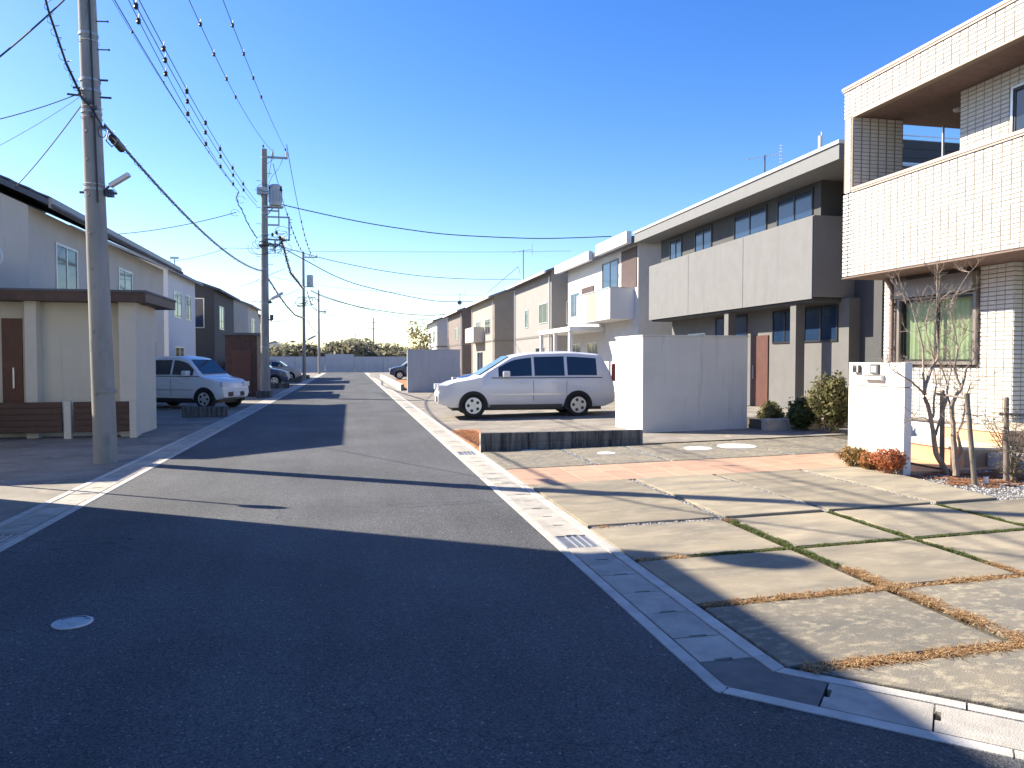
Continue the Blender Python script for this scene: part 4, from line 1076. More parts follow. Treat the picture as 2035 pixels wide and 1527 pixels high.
def street_wire(px, xa, xb, r, label, clamps=(), csize=.05, ya=12.0, yb=31.6, back=True, group='power lines between the two nearest poles', end=None):
    a, c = (xa, ya), (xb, yb)
    w = [at_line(u, v, a, c) for u, v in px]
    if end is not None: w.append(Vector(end))
    cf = fit_z(w)
    ys = sorted(p.y for p in w)
    y1 = end[1] if end is not None else ys[-1]
    y0 = ya
    pts = along(None, cf, y0, y1, xa, xb, ya, yb)
    o_pts = pts
    if back:                            # on behind the viewpoint to the previous pole
        z0 = pts[0].z; bk = []
        for k in range(14):
            t = k / 14; y = -12 + (ya + 12) * t
            bk.append(Vector((xa, y, z0 - .55 * 4 * t * (1 - t) * .9)))
        o_pts = bk + pts
    o = cable(o_pts, r, label, group)
    if clamps: clampset(o, clamps, a, c, csize)
    print('WIRE', label[:40], [round(q, 2) for q in pts[0]], [round(q, 2) for q in pts[-1]])
    return o
hv1 = [(375, 0), (398, 47), (425, 107), (450, 156), (468, 192), (523, 290)]
hv2 = [(443, 0), (462, 49), (484, 106), (503, 154), (519, 192), (567, 297)]
street_wire(hv1[:5], -3.0, -2.95, .0085, 'high voltage wire to the left insulator of the transformer pole', hv1[1:], .06, end=(-2.95, 31.57, 9.78))
street_wire(hv2[:5], -2.45, -2.42, .0085, 'rightmost high voltage wire, to the outer insulator of the transformer pole', hv2[1:], .06, end=(-2.42, 31.57, 9.78))
lv3 = [(278, 0), (325, 95), (371, 180), (408, 243), (437, 295), (462, 333), (483, 365)]
lv4 = [(270, 10), (328, 118), (372, 200), (408, 262), (438, 310), (463, 347), (484, 377)]
lv5 = [(256, 0), (275, 40), (329, 145), (373, 225), (409, 285), (438, 330), (463, 365)]
street_wire(lv3 + [(510, 402)], -3.05, -3.3, .008, 'right hand wire of the clamped low voltage trio above the road edge', lv3[1:], .065)
street_wire(lv4 + [(510, 410)], -3.18, -3.4, .008, 'middle wire of the clamped low voltage trio above the road edge', lv4[:], .065)
street_wire(lv5, -3.30, -3.45, .007, 'left hand wire of the clamped low voltage trio above the road edge', lv5[1:], .065)
lc = [(235, 0), (262, 63), (274, 87), (302, 132), (325, 163), (355, 212), (376, 242), (415, 302), (448, 348), (475, 382)]
street_wire(lc, -3.45, -3.55, .009, 'thick black low cable with short cleats below the clamped trio', [lc[i] for i in (1, 4, 6, 7, 8)], .03, group=None)
street_wire([(222, 0), (250, 42), (300, 128), (350, 206), (400, 280)], -3.5, -3.6, .004, 'hair thin messenger wire beside the thick low cable', group=None)
# telephone bundle: messenger, cable and open spiral
def bundle(pts, label, r=.018, coil=.05, pitch=.22, group='lashed telephone bundles along the street', wire_r=.0045):
    root = empty('telephone_bundle', pts[0], label, 'telephone bundle', group)
    MB().tube(pts, r, 6).build('cable', M_CABLE, root)
    up = Vector((0, 0, coil * .8))
    MB().tube([p + up for p in pts], .006, 5).build('messenger', M_CABLE, root)
    L_ = 0; out = []; rn = random.Random(3)
    for a_, c_ in zip(pts[:-1], pts[1:]):
        d = (c_ - a_); n = max(2, int(d.length / (pitch / 6)))
        t_ = d.normalized(); s_ = t_.cross(Vector((0, 0, 1))).normalized(); w_ = s_.cross(t_)
        for k in range(n):
            ph = (L_ + d.length * k / n) / pitch * 2 * math.pi
            rr = coil * (1 + .3 * math.sin(ph * .37))
            out.append(a_ + d * k / n + (s_ * math.cos(ph) + w_ * math.sin(ph)) * rr + Vector((0, 0, coil * .4)))
        L_ += d.length
    MB().tube(out, wire_r, 4, False).build('spiral_hanger', M_CABLE, root)
    return root
tb_px = [(213, 252), (225, 272), (250, 302), (310, 362), (362, 425), (400, 465), (450, 499), (490, 526), (515, 539)]
tpts = [at_line(u, v, (-3.46, 12.0), (-3.4, 31.6)) for u, v in tb_px]
cf = fit_z(tpts)
bundle(along(None, cf, 12.05, 31.5, -3.46, -3.4, 12.0, 31.6, 30), 'lashed telephone bundle from the nearest pole to the transformer pole', .014, .04, .3)
cl_a, cl_b = at_line(219, 262, (-3.15, 12.0), (-3.4, 31.6)), at_line(240, 290, (-3.15, 12.0), (-3.4, 31.6))
d = (cl_b - cl_a).normalized() if (cl_b - cl_a).length > 0 else Vector((0, 1, 0))
cz0 = float(np.polyval(cf, 12.25)); 
ca, cb_ = Vector((-3.44, 12.30, float(np.polyval(cf, 12.3)) - .07)), Vector((-3.44, 12.85, float(np.polyval(cf, 12.85)) - .07))
cl = MB().tube([ca, ca.lerp(cb_, .08), ca.lerp(cb_, .92), cb_], [.04, .062, .062, .035], 12).build('cable_closure', M_CLOS, label='black cylindrical cable closure hanging just right of the nearest pole', cat='cable closure')
MB().tube([ca.lerp(cb_, .3), ca.lerp(cb_, .36)], .066, 12).build('closure_ring', M_DSTEEL, cl)
MB().tube([Vector((-3.42, 12.1, ca.z + .05)), Vector((-3.44, 12.05, ca.z - .13)), Vector((-3.38, 12.1, ca.z - .2)), Vector((-3.34, 12.2, ca.z - .1)), ca], .010, 5).build('closure_lead', M_CABLE, cl)
lf = [(90, 0), (104, 50), (125, 110), (145, 160), (160, 190)]
lp = [at_line(u, v, (-3.72, 12.0), (-4.07, 6.0)) for u, v in lf]
cf2 = fit_z(lp)
print('bundle front', [tuple(round(q, 2) for q in p) for p in lp])
bundle([Vector((-3.72 - .058 * (12 - y), y, float(np.polyval(cf2, y)))) for y in np.linspace(6.5, 11.95, 12)][:], 'loosely coiled telephone bundle arriving at the nearest pole from overhead', .012, .055, .16, wire_r=.004)
# lead of the bundle crossing the front of the pole
sp = smooth_path([atY(u, v, y) for u, v, y in ((158, 188, 11.86), (172, 205, 11.80), (186, 222, 11.79), (198, 243, 11.84), (207, 256, 11.98))], 4)
MB().tube(sp, .012, 6).build('bundle_lead', M_CABLE, p1)
MB().tube([p + Vector((.012, -.01, -.03 - .02 * math.sin(i))) for i, p in enumerate(sp)], .006, 5).build('bundle_lead', M_CABLE, p1)
for u, v in ((176, 203), (182, 228), (190, 214)):
    q = atY(u, v, 11.83); MB().box(q.x - .02, q.x + .02, q.y - .02, q.y + .04, q.z - .025, q.z + .025).build('cable_clamp', M_DSTEEL, p1)
rg = atY(203, 262, 11.9); MB().tube([rg + Vector((.055 * math.sin(t * .7), 0, .085 * math.cos(t * .7))) for t in range(10)], .006, 5).build('cable_loop', M_CABLE, p1)
# number plates and paper bands on the two near shafts
for z_, hh in ((1.62, .16),): MB().tube([pole_at(P1, P1TOP, z_) , pole_at(P1, P1TOP, z_ + hh)], r1f(z_) + .0015, 28, False).build('pole_sleeve', mat('sleeve_grey', (0.27, 0.265, 0.255), 0.7, 0.1, 12), p1)
# service wires going left from the nearest pole
def drop(px_a, px_b, ya, yb, sag, r, label, n=14, group='service wires to the houses', ext=0.0):
    a_, c_ = atY(px_a[0], px_a[1], ya), atY(px_b[0], px_b[1], yb)
    if ext: c_ = c_ + (c_ - a_) * ext
    pts = [a_.lerp(c_, k / n) + Vector((0, 0, -sag * 4 * (k / n) * (1 - k / n))) for k in range(n + 1)]
    return cable(pts, r, label, group, 'service_wire', 5)
drop((160, 185), (0, 230), 12.0, 11.5, .05, .007, 'upper of the service wires leaving the nearest pole to the left', ext=.5)
drop((160, 192), (0, 282), 12.0, 11.3, .05, .004, 'fine service wire leaving the nearest pole just below the upper one', ext=.5)
drop((160, 212), (28, 375), 12.0, 17.6, .05, .009, 'stay wire slanting from the nearest pole down to the left roof')
drop((128, 0), (0, 107), 9.0, 8.5, .03, .009, 'wire crossing the top left corner of the sky', ext=.6)
# lines beyond the transformer pole
def far_wire(px, ya, yb, xa, xb, r, label, group='power lines beyond the transformer pole', cls=(), cs=.07):
    a, c = (xa, ya), (xb, yb)
    w = [at_line(u, v, a, c) for u, v in px]
    cf = fit_z(w); 
    o = cable(along(None, cf, ya, yb, xa, xb, ya, yb, 20), r, label, group)
    if cls: clampset(o, cls, a, c, cs)
    return o
far_wire([(562.6, 400), (574.4, 439), (586, 470.7), (600.6, 501)], 31.6, 60, -2.95, -3.0, .014, 'left far high voltage wire strung with small clamps', cls=[(571, 426), (575, 440), (579, 452), (583, 463), (587, 472), (590, 480), (593, 487), (597, 494)])
far_wire([(590, 400), (602, 452), (607, 476), (620, 511)], 31.6, 60, -2.42, -2.5, .014, 'right far high voltage wire strung with small clamps', cls=[(599, 441), (602, 455), (605, 467), (608, 478), (611, 486), (614, 494), (617, 502)])
pl_ = [at_line(u, v, (-2.4, 31.6), (-3.3, 60)) for u, v in [(557, 473), (564, 491.7), (570.5, 518), (578, 543), (591.5, 560), (602, 574)]]
bundle([Vector((-2.9, 31.5, 5.95)), Vector((-2.55, 31.7, 6.3))] + pl_, 'twisted power bundle hanging between the transformer pole and the third pole', .03, .06, .5, wire_r=.012)
pl_ = [at_line(u, v, (-3.3, 31.6), (-3.4, 60)) for u, v in [(528.6, 546.7), (540, 565), (555, 588.6), (570.5, 609.6), (586, 626.6), (603, 633)]]
bundle(pl_, 'low telephone bundle sagging from the transformer pole to the third pole', .03, .05, .6, wire_r=.010)
for px, lb in (([(611, 581), (620, 609.6), (631, 618.7)], 'upper sagging cable between the third and fourth poles'), ([(611, 636), (620, 653), (632, 662)], 'lower sagging cable between the third and fourth poles'), ([(610, 578), (617, 600), (630, 617)], 'second cable close above the sagging one past the third pole')):
    w = [at_line(u, v, (-3.3, 60), (-3.2, 84)) for u, v in px]
    cable(smooth_path(w, 6), .03, lb, 'cables past the third pole')
# service wires across the street to the right-hand houses; ends at the house walls
def cross(px, ya, yb, r, label, group='wires across the street to the right hand houses'):
    n = len(px); w = []
    for i, (u, v) in enumerate(px):
        t = i / (n - 1) if False else (u - px[0][0]) / (px[-1][0] - px[0][0])
        # distance grows evenly along the wire in plan (perspective: interpolate the inverse)
        y = 1 / ((1 - t) / ya + t / yb)
        w.append(atY(u, v, y))
    return cable(smooth_path(w, 5), r, label, group, 'service_wire', 5)
cross([(535, 398), (560, 407), (700, 438), (800, 455), (900, 467), (1050, 474), (1140, 473), (1215, 470)], 31.5, 31.0, .02, 'highest dark wire curving from the transformer pole to the grey house')
cross([(549.5, 486.4), (602, 515), (672.7, 552), (738, 573), (850, 596.5), (905, 600), (940, 599)], 31.5, 52, .02, 'lowest thick wire curving from the transformer pole to the beige house')
cross([(555, 484), (565, 492), (631, 511), (686, 524), (764, 539), (850, 550), (940, 555), (1035, 555)], 31.5, 40, .014, 'middle wire from the transformer pole to the house with the tall aerial')
cross([(440, 493), (515, 495), (640, 500), (850, 501), (1000, 501), (1135, 499)], 31.5, 36, .007, 'faint level wire crossing the whole street behind the transformer pole')
cross([(617.6, 577), (649, 591), (712, 609.6), (790.5, 622.7), (850, 627), (885, 625)], 60, 66, .03, 'upper dark wire from the third pole to the right hand houses')
cross([(617, 579), (655, 595), (738, 617), (803.6, 631.8), (850, 635.8), (872, 636)], 60, 68, .02, 'thin wire just under the upper one from the third pole')
cross([(612, 590), (690, 616), (760, 632), (850, 640)], 60, 70, .012, 'finest of the wires fanning from the third pole to the right')
cross([(641, 622.7), (690, 633), (727.7, 638.4)], 84, 130, .03, 'wire from the fourth pole towards the small distant pole')
cross([(742, 640), (780, 643.5), (832, 645)], 138, 100, .03, 'wire running right from the small distant pole')
cross([(537, 550), (600, 562), (700, 575), (850, 585), (960, 588)], 31.5, 58, .006, 'faintest wire below the thick one, towards the far right houses')
cross([(538, 640), (620, 636), (727, 640)], 60, 138, .012, 'thin level wire near the horizon behind the third pole')
# service wires to the left houses
drop((470, 422), (228, 466), 29, 31.0, .12, .013, 'wire from the low cable to the white gabled house on the left')
drop((452, 493), (310, 522), 28, 30.0, .1, .008, 'thin wire from the telephone bundle to the left gabled house')
drop((516, 555), (475, 571), 31.4, 42, .02, .012, 'short wire from the transformer pole to the dark grey left house')
drop((596, 574), (500, 600), 60, 49, .2, .02, 'wire from the third pole to the left houses, upper')
drop((598, 577), (530, 612), 60, 55, .2, .012, 'wire from the third pole to the left houses, lower')
drop((532, 548), (567, 534), 31.5, 44, .0, .012, 'short wire rising from the transformer pole towards the twisted bundle')
drop((600, 628), (535, 640), 60, 56, .15, .015, 'lowest thin wire from the third pole to the left')
MB_ = [atY(u, v, 29.5) for u, v in [(475, 382), (470, 392), (474, 408), (481, 418), (490, 440), (500, 458), (511, 474)]]
bundle(MB_, 'short twisted bundle dropping to the crown of cables on the transformer pole', .016, .03, .3, group=None, wire_r=.008)
def loop_at(u, v, y, rr, label):
    c = atY(u, v, y); pts = [c + Vector((rr * math.cos(t * .6), 0, rr * .8 * math.sin(t * .6))) for t in range(10)]
    cable(pts, .007, label, 'slack loops of wire by the transformer pole', 'slack_loop', 5, cat='wire loop')
loop_at(478, 397, 29, .16, 'upper slack loop of wire left of the transformer')
loop_at(467, 423, 29, .15, 'lower slack loop of wire on the service wire left of the transformer pole')
# ------------------------------------------------------------------ left-hand houses
def window(par, face, const, a0, a1, z0, z1, fm=None, pm=None, d=.03, mull=True):
    """face 'x+': wall plane X=const looking +X; 'x-': looking -X; 'y-': plane Y=const looking -Y"""
    fm = fm or M_ALUS; pm = pm or M_DGLASS; s = {'x+': 1, 'x-': -1, 'y-': -1}[face]; t = .05
    def bx(b0, b1, c0, c1, e0, e1):
        lo, hi = sorted((const + s * e0, const + s * e1))
        return (lo, hi, b0, b1, c0, c1) if face[0] == 'x' else (b0, b1, lo, hi, c0, c1)
    parts = [bx(a0, a1, z0, z0 + t, -.01, d), bx(a0, a1, z1 - t, z1, -.01, d), bx(a0, a0 + t, z0 + t, z1 - t, -.01, d), bx(a1 - t, a1, z0 + t, z1 - t, -.01, d)]
    if mull and a1 - a0 > .9: m_ = (a0 + a1) / 2; parts.append(bx(m_ - .025, m_ + .025, z0 + t, z1 - t, -.01, d - .004))
    w = B('window', fm, par, *parts)
    B('pane', pm, w, bx(a0 + t, a1 - t, z0 + t, z1 - t, -.008, .010))
    return w
def door(par, face, const, a0, a1, z0, z1, m):
    s = {'x+': 1, 'x-': -1, 'y-': -1}[face]
    def bx(b0, b1, c0, c1, e0, e1):
        lo, hi = sorted((const + s * e0, const + s * e1))
        return (lo, hi, b0, b1, c0, c1) if face[0] == 'x' else (b0, b1, lo, hi, c0, c1)
    d_ = B('door', m, par, bx(a0, a1, z0, z1, -.01, .035))
    B('door_handle', M_ALUS, d_, bx(a1 - .16, a1 - .13, z0 + .85, z0 + 1.25, .036, .07))
    return d_
def roof_slab(par, x0, z0, x1, z1, y0, y1, th, m, name='roof'):
    b = MB(); b.v = [(x0, y0, z0), (x1, y0, z1), (x1, y1, z1), (x0, y1, z0), (x0, y0, z0 + th), (x1, y0, z1 + th), (x1, y1, z1 + th), (x0, y1, z0 + th)]
    b.f = [(0, 3, 2, 1), (4, 5, 6, 7), (0, 1, 5, 4), (1, 2, 6, 5), (2, 3, 7, 6), (3, 0, 4, 7)]
    return b.build(name, m, par)
def courses(par, x0, z0, x1, z1, y0, y1, m, n=10):
    """overlapping shingle courses on a slope, each its own piece"""
    for k in range(n):
        t0, t1 = k / n, (k + 1) / n
        xa, za, xb, zb = x0 + (x1 - x0) * t0, z0 + (z1 - z0) * t0, x0 + (x1 - x0) * t1, z0 + (z1 - z0) * t1
        b = MB(); b.v = [(xa, y0, za + .035), (xb, y0, zb + .012), (xb, y1, zb + .012), (xa, y1, za + .035), (xa, y0, za), (xb, y0, zb - .02), (xb, y1, zb - .02), (xa, y1, za)]
        b.f = [(0, 1, 2, 3), (4, 7, 6, 5), (0, 4, 5, 1), (3, 2, 6, 7), (0, 3, 7, 4), (1, 5, 6, 2)]
        b.build('shingle_course', m, par)
def gable_body(par, x0, x1, y0, y1, zb, ze, zr, xr, m):
    b = MB(); n = 5
    prof = [(x0, zb), (x1, zb), (x1, ze), (xr, zr), (x0, ze)]
    b.v = [(x, y0, z) for x, z in prof] + [(x, y1, z) for x, z in prof]
    b.f = [tuple(range(5)), tuple(reversed(range(5, 10)))] + [(5 + k, 5 + (k + 1) % 5, (k + 1) % 5, k) for k in range(5)]
    return b.build('wall', m, par)
M_LAV = mat('pale_render', (0.56, 0.53, 0.47), 0.85, 0.04, 1.5, 0.25, 60, dirt=((0.46, 0.44, 0.41), 2.5, 0.57, (3, 3, 0.25)))
M_CREAM = mat('cream_render', (0.57, 0.54, 0.46), 0.85, 0.04, 1.5, 0.25, 60, dirt=((0.46, 0.44, 0.39), 2.5, 0.58, (3, 3, 0.25)))
M_WHITE = mat('white_siding', (0.70, 0.70, 0.70), 0.8, 0.03, 2)
M_BROWN = mat('dark_brown_wood', (0.075, 0.04, 0.035), 0.6, 0.15, 6, 0.2, 40)
M_BROWN2 = mat('red_brown_door', (0.11, 0.045, 0.035), 0.5, 0.12, 6)
M_GREYD = mat('dark_grey_siding', (0.06, 0.062, 0.065), 0.75, 0.06, 3)
M_GREYM = mat('mid_grey_panel', (0.20, 0.198, 0.195), 0.8, 0.05, 2, 0.2, 60)
M_BEIGE = mat('beige_siding', (0.36, 0.315, 0.255), 0.8, 0.05, 2)
M_NAVY = mat('navy_glass', (0.015, 0.035, 0.08), 0.12, 0.1, 2, spec=0.8)
ha = empty('gabled_house', (-9.5, 23, 0), 'large pale gabled house with slate roof and brown canopy behind the nearest pole', 'house')
gable_body(ha, -14.5, -6.6, 17.75, 29.5, 0, 4.75, 6.55, -10.5, M_LAV)
sl = (6.75 - 4.72) / (10.6 - 6.1)
roof_slab(ha, -6.1, 4.72, -10.5, 6.72, 17.45, 29.85, .12, M_ROOFD); roof_slab(ha, -15, 4.72, -10.5, 6.72, 17.45, 29.85, .12, M_ROOFD)
courses(ha, -6.08, 4.86, -10.5, 6.86, 17.44, 29.86, M_ROOFD, 12)
B('fascia', M_ALU, ha, (-6.10, -6.04, 17.45, 29.85, 4.66, 4.86)); gt_ = MB().tube([(-6.02, 17.45, 4.70), (-6.02, 29.85, 4.70)], .04, 8).build('rain_gutter', M_ROOFD, ha)
AY = 16.3
B('annex_wall', M_CREAM, ha, (-12.5, -4.15, AY, 17.74, 0, 2.62))
B('canopy', M_BROWN, ha, (-13, -3.85, AY - .55, 18.3, 2.62, 2.80)); B('canopy_trim', M_ROOFD, ha, (-13.02, -3.83, AY - .57, 18.32, 2.80, 2.84))
B('corner_pillar', M_LAV, ha, (-4.4, -4.1, AY - .30, AY, 0, 2.62)); B('corner_pillar', M_LAV, ha, (-6.05, -5.85, AY - .30, AY, 0, 2.62)); 
B('shade_wing', M_CREAM, ha, (-14, -7.55, 13.1, 16.29, 0, 3.5)); B('shade_wing_roof', M_ROOFD, ha, (-14.1, -7.3, 12.96, 16.3, 3.5, 3.7))  # unseen wing, added to shade the ground up to the left gutter
window(ha, 'y-', AY, -8.4, -6.75, .95, 2.15, M_ALUS, M_NAVY)
door(ha, 'y-', AY, -6.55, -6.2, .1, 2.3, M_BROWN2); 
window(ha, 'y-', AY, -4.95, -4.65, .9, 2.1, M_ALUS, M_CURT2, mull=False)
window(ha, 'x+', -6.6, 19.2, 20.6, 3.0, 4.2); window(ha, 'x+', -6.6, 24.0, 25.4, 3.0, 4.2); window(ha, 'x+', -6.6, 22, 23.6, .9, 2.2); window(ha, 'x+', -6.6, 26.5, 28.2, .3, 2.2)
# slatted brown deck screen, slat by slat
ds = empty('slatted_screen', (-5.5, 15.7, 0), 'low dark brown slatted screen in front of the pale gabled house', 'screen fence')
for (x0, x1) in ((-8.6, -7.0), (-6.75, -5.35), (-5.15, -4.75), (-4.45, -4.15)):
    for k in range(5): B('slat', M_BROWN, ds, (x0, x1, 15.74, 15.765, .14 + k * .115, .23 + k * .115))
    B('backing_board', M_BROWN, ds, (x0, x1, 15.765, 15.78, .12, .70))
for x in (-8.7, -6.87, -5.25, -4.6, -4.1): B('post', M_LAV, ds, (x - .06, x + .06, 15.72, 15.82, 0, .72))
# near-left house, just out of frame: its shadow lies over the foreground
hn = empty('corner_house', (-9, 3, 0), 'two storey rendered house at the near left whose shadow covers the road', 'house')
HH = 6.0; ex, ey = 2.34 - 1.218 * HH, 5.46 + .787 * HH
B('wall', M_CREAM, hn, (-14, ex - .25, -12, ey - .1, 0, HH - .15)); B('roof', M_ROOFD, hn, (-14.3, ex, -12.2, ey, HH - .14, HH))
window(hn, 'x+', ex - .25, 2, 3.8, 3.4, 4.7); window(hn, 'x+', ex - .25, 6, 7.8, .9, 2.2)
# dish aerial on its eave; the unseen round mirror is added for its oval shadow
da = empty('dish_aerial', (ex - .4, ey + .2, HH), 'round dish aerial on the eave of the near left house', 'dish aerial')
dc = Vector((2.98 - 1.218 * 6.75, 5.02 + .787 * 6.75, 6.75))
MB().tube([(dc.x, dc.y, HH - .02), (dc.x, dc.y, dc.z)], .02, 8).build('mast', M_STEEL, da)
def disc(c, r, th, m, par, name, nrm_=None):
    n_ = (nrm_ or sdir).normalized(); return MB().tube([Vector(c) - n_ * th, c, Vector(c) + n_ * th], [r * .96, r, r * .97], 28).build(name, m, par)
disc(dc, .24, .015, M_CERAM, da, 'dish')
mr_ = empty('shadow_mirror', (-4.2, 10.2, 0), 'unseen round mirror on a thin post, added for its oval shadow', 'traffic mirror')
mc = Vector((-.88 - 1.218 * 2.75, 8.02 + .787 * 2.75, 2.75))
MB().tube([(mc.x, mc.y, 0), (mc.x, mc.y, mc.z)], .022, 8).build('post', M_STEEL, mr_)
disc(mc, .17, .012, M_CERAM, mr_, 'mirror', Vector((-.1, -1, -.1)))

def gable_house(name, loc, label, x0, x1, y0, y1, ze, zr, wall, roof, wins=(), over=.35, xr=None):
    h = empty(name, loc, label, 'house')
    xr = xr if xr is not None else (x0 + x1) / 2
    gable_body(h, x0, x1, y0, y1, 0, ze, zr - .15, xr, wall)
    k = (zr - ze) / (x1 - xr); 
    roof_slab(h, x1 + over, ze - over * k, xr, zr, y0 - .3, y1 + .3, .12, roof); roof_slab(h, x0 - over, ze - over * (zr - ze) / (xr - x0), xr, zr, y0 - .3, y1 + .3, .12, roof)
    for w in wins: window(h, *w)
    return h
hb = gable_house('white_house', (-11, 38, 0), 'plain white two storey house behind the silver car on the left', -15, -7.65, 35.0, 40.8, 5.4, 7.0, M_WHITE, M_ROOFG,
    [('x+', -7.65, 36, 37.6, 3.4, 4.6), ('x+', -7.65, 38.5, 39.7, 3.4, 4.6), ('x+', -7.65, 36.2, 38, .8, 2.1), ('y-', 35.0, -9.3, -8.6, 3.3, 4.4), ('y-', 35.0, -9.5, -8.3, .9, 2.1)])
hc = gable_house('grey_house', (-11, 46, 0), 'dark grey house with a large upstairs window, left of the transformer pole', -14, -7.1, 43.0, 49.9, 5.3, 6.5, M_GREYD, M_ROOFD,
    [('y-', 43.0, -9.0, -7.6, 3.2, 4.8, M_ALUS, M_NAVY), ('x+', -7.1, 44.5, 46, 3.2, 4.5), ('x+', -7.1, 47, 48.5, .9, 2.2)])
hd = gable_house('narrow_house', (-10, 56, 0), 'narrow pale house hidden behind the transformer pole on the left', -13, -6.7, 53.5, 59.4, 5.2, 6.4, M_LAV, M_ROOFG, [('x+', -6.7, 55, 57, 3.2, 4.4), ('y-', 53.5, -9, -7.6, 3.0, 4.4)])
he = gable_house('far_left_house', (-10, 65, 0), 'last pale gabled house down the left side', -13, -7.0, 61.2, 68.6, 5.0, 6.4, M_CREAM, M_ROOFD, [('x+', -7.0, 63, 65, 3.2, 4.4)]); he.name = 'gabled_house'
hd.name = 'gabled_house'
ws = empty('storage_shed', (-4.3, 34, 0), 'dark brown timber storage shed just left of the transformer pole', 'shed')
for k in range(8): B('board', M_BROWN, ws, (-4.95 + k * .155, -4.95 + k * .155 + .148, 32.3, 32.33, 0.05, 2.5))
B('wall', M_BROWN, ws, (-4.95, -3.71, 32.33, 36.0, 0, 2.5)); B('roof', M_ROOFD, ws, (-5.05, -3.6, 32.2, 36.1, 2.5, 2.6)); B('door', M_BROWN2, ws, (-4.7, -3.95, 32.285, 32.30, .1, 1.9))
def block_edge(y, x0, x1, label, h=.27, n=2):
    o = empty('block_kerb', ((x0 + x1) / 2, y, 0), label, 'block wall', 'low block walls ending at the left gutter')
    bl_ = (x1 - x0) / n
    for k in range(n):
        for q in range(2): B('concrete_block', M_BLOCK, o, (x0 + k * bl_ + .003, x0 + (k + 1) * bl_ - .003, y, y + .15, q * h / 2 + .003, (q + 1) * h / 2 - .002))
block_edge(21.0, -4.3, -3.18, 'low dark block wall ending at the left gutter nearest the silver car', n=3)
block_edge(41.4, -4.4, -3.15, 'low block wall at the gutter just past the transformer pole', n=3)
block_edge(51.8, -4.4, -3.15, 'low block wall at the gutter in front of the far left cars', .3, n=3)
block_edge(62.0, -4.4, -3.15, 'farthest low block wall on the left gutter', .3, n=3)

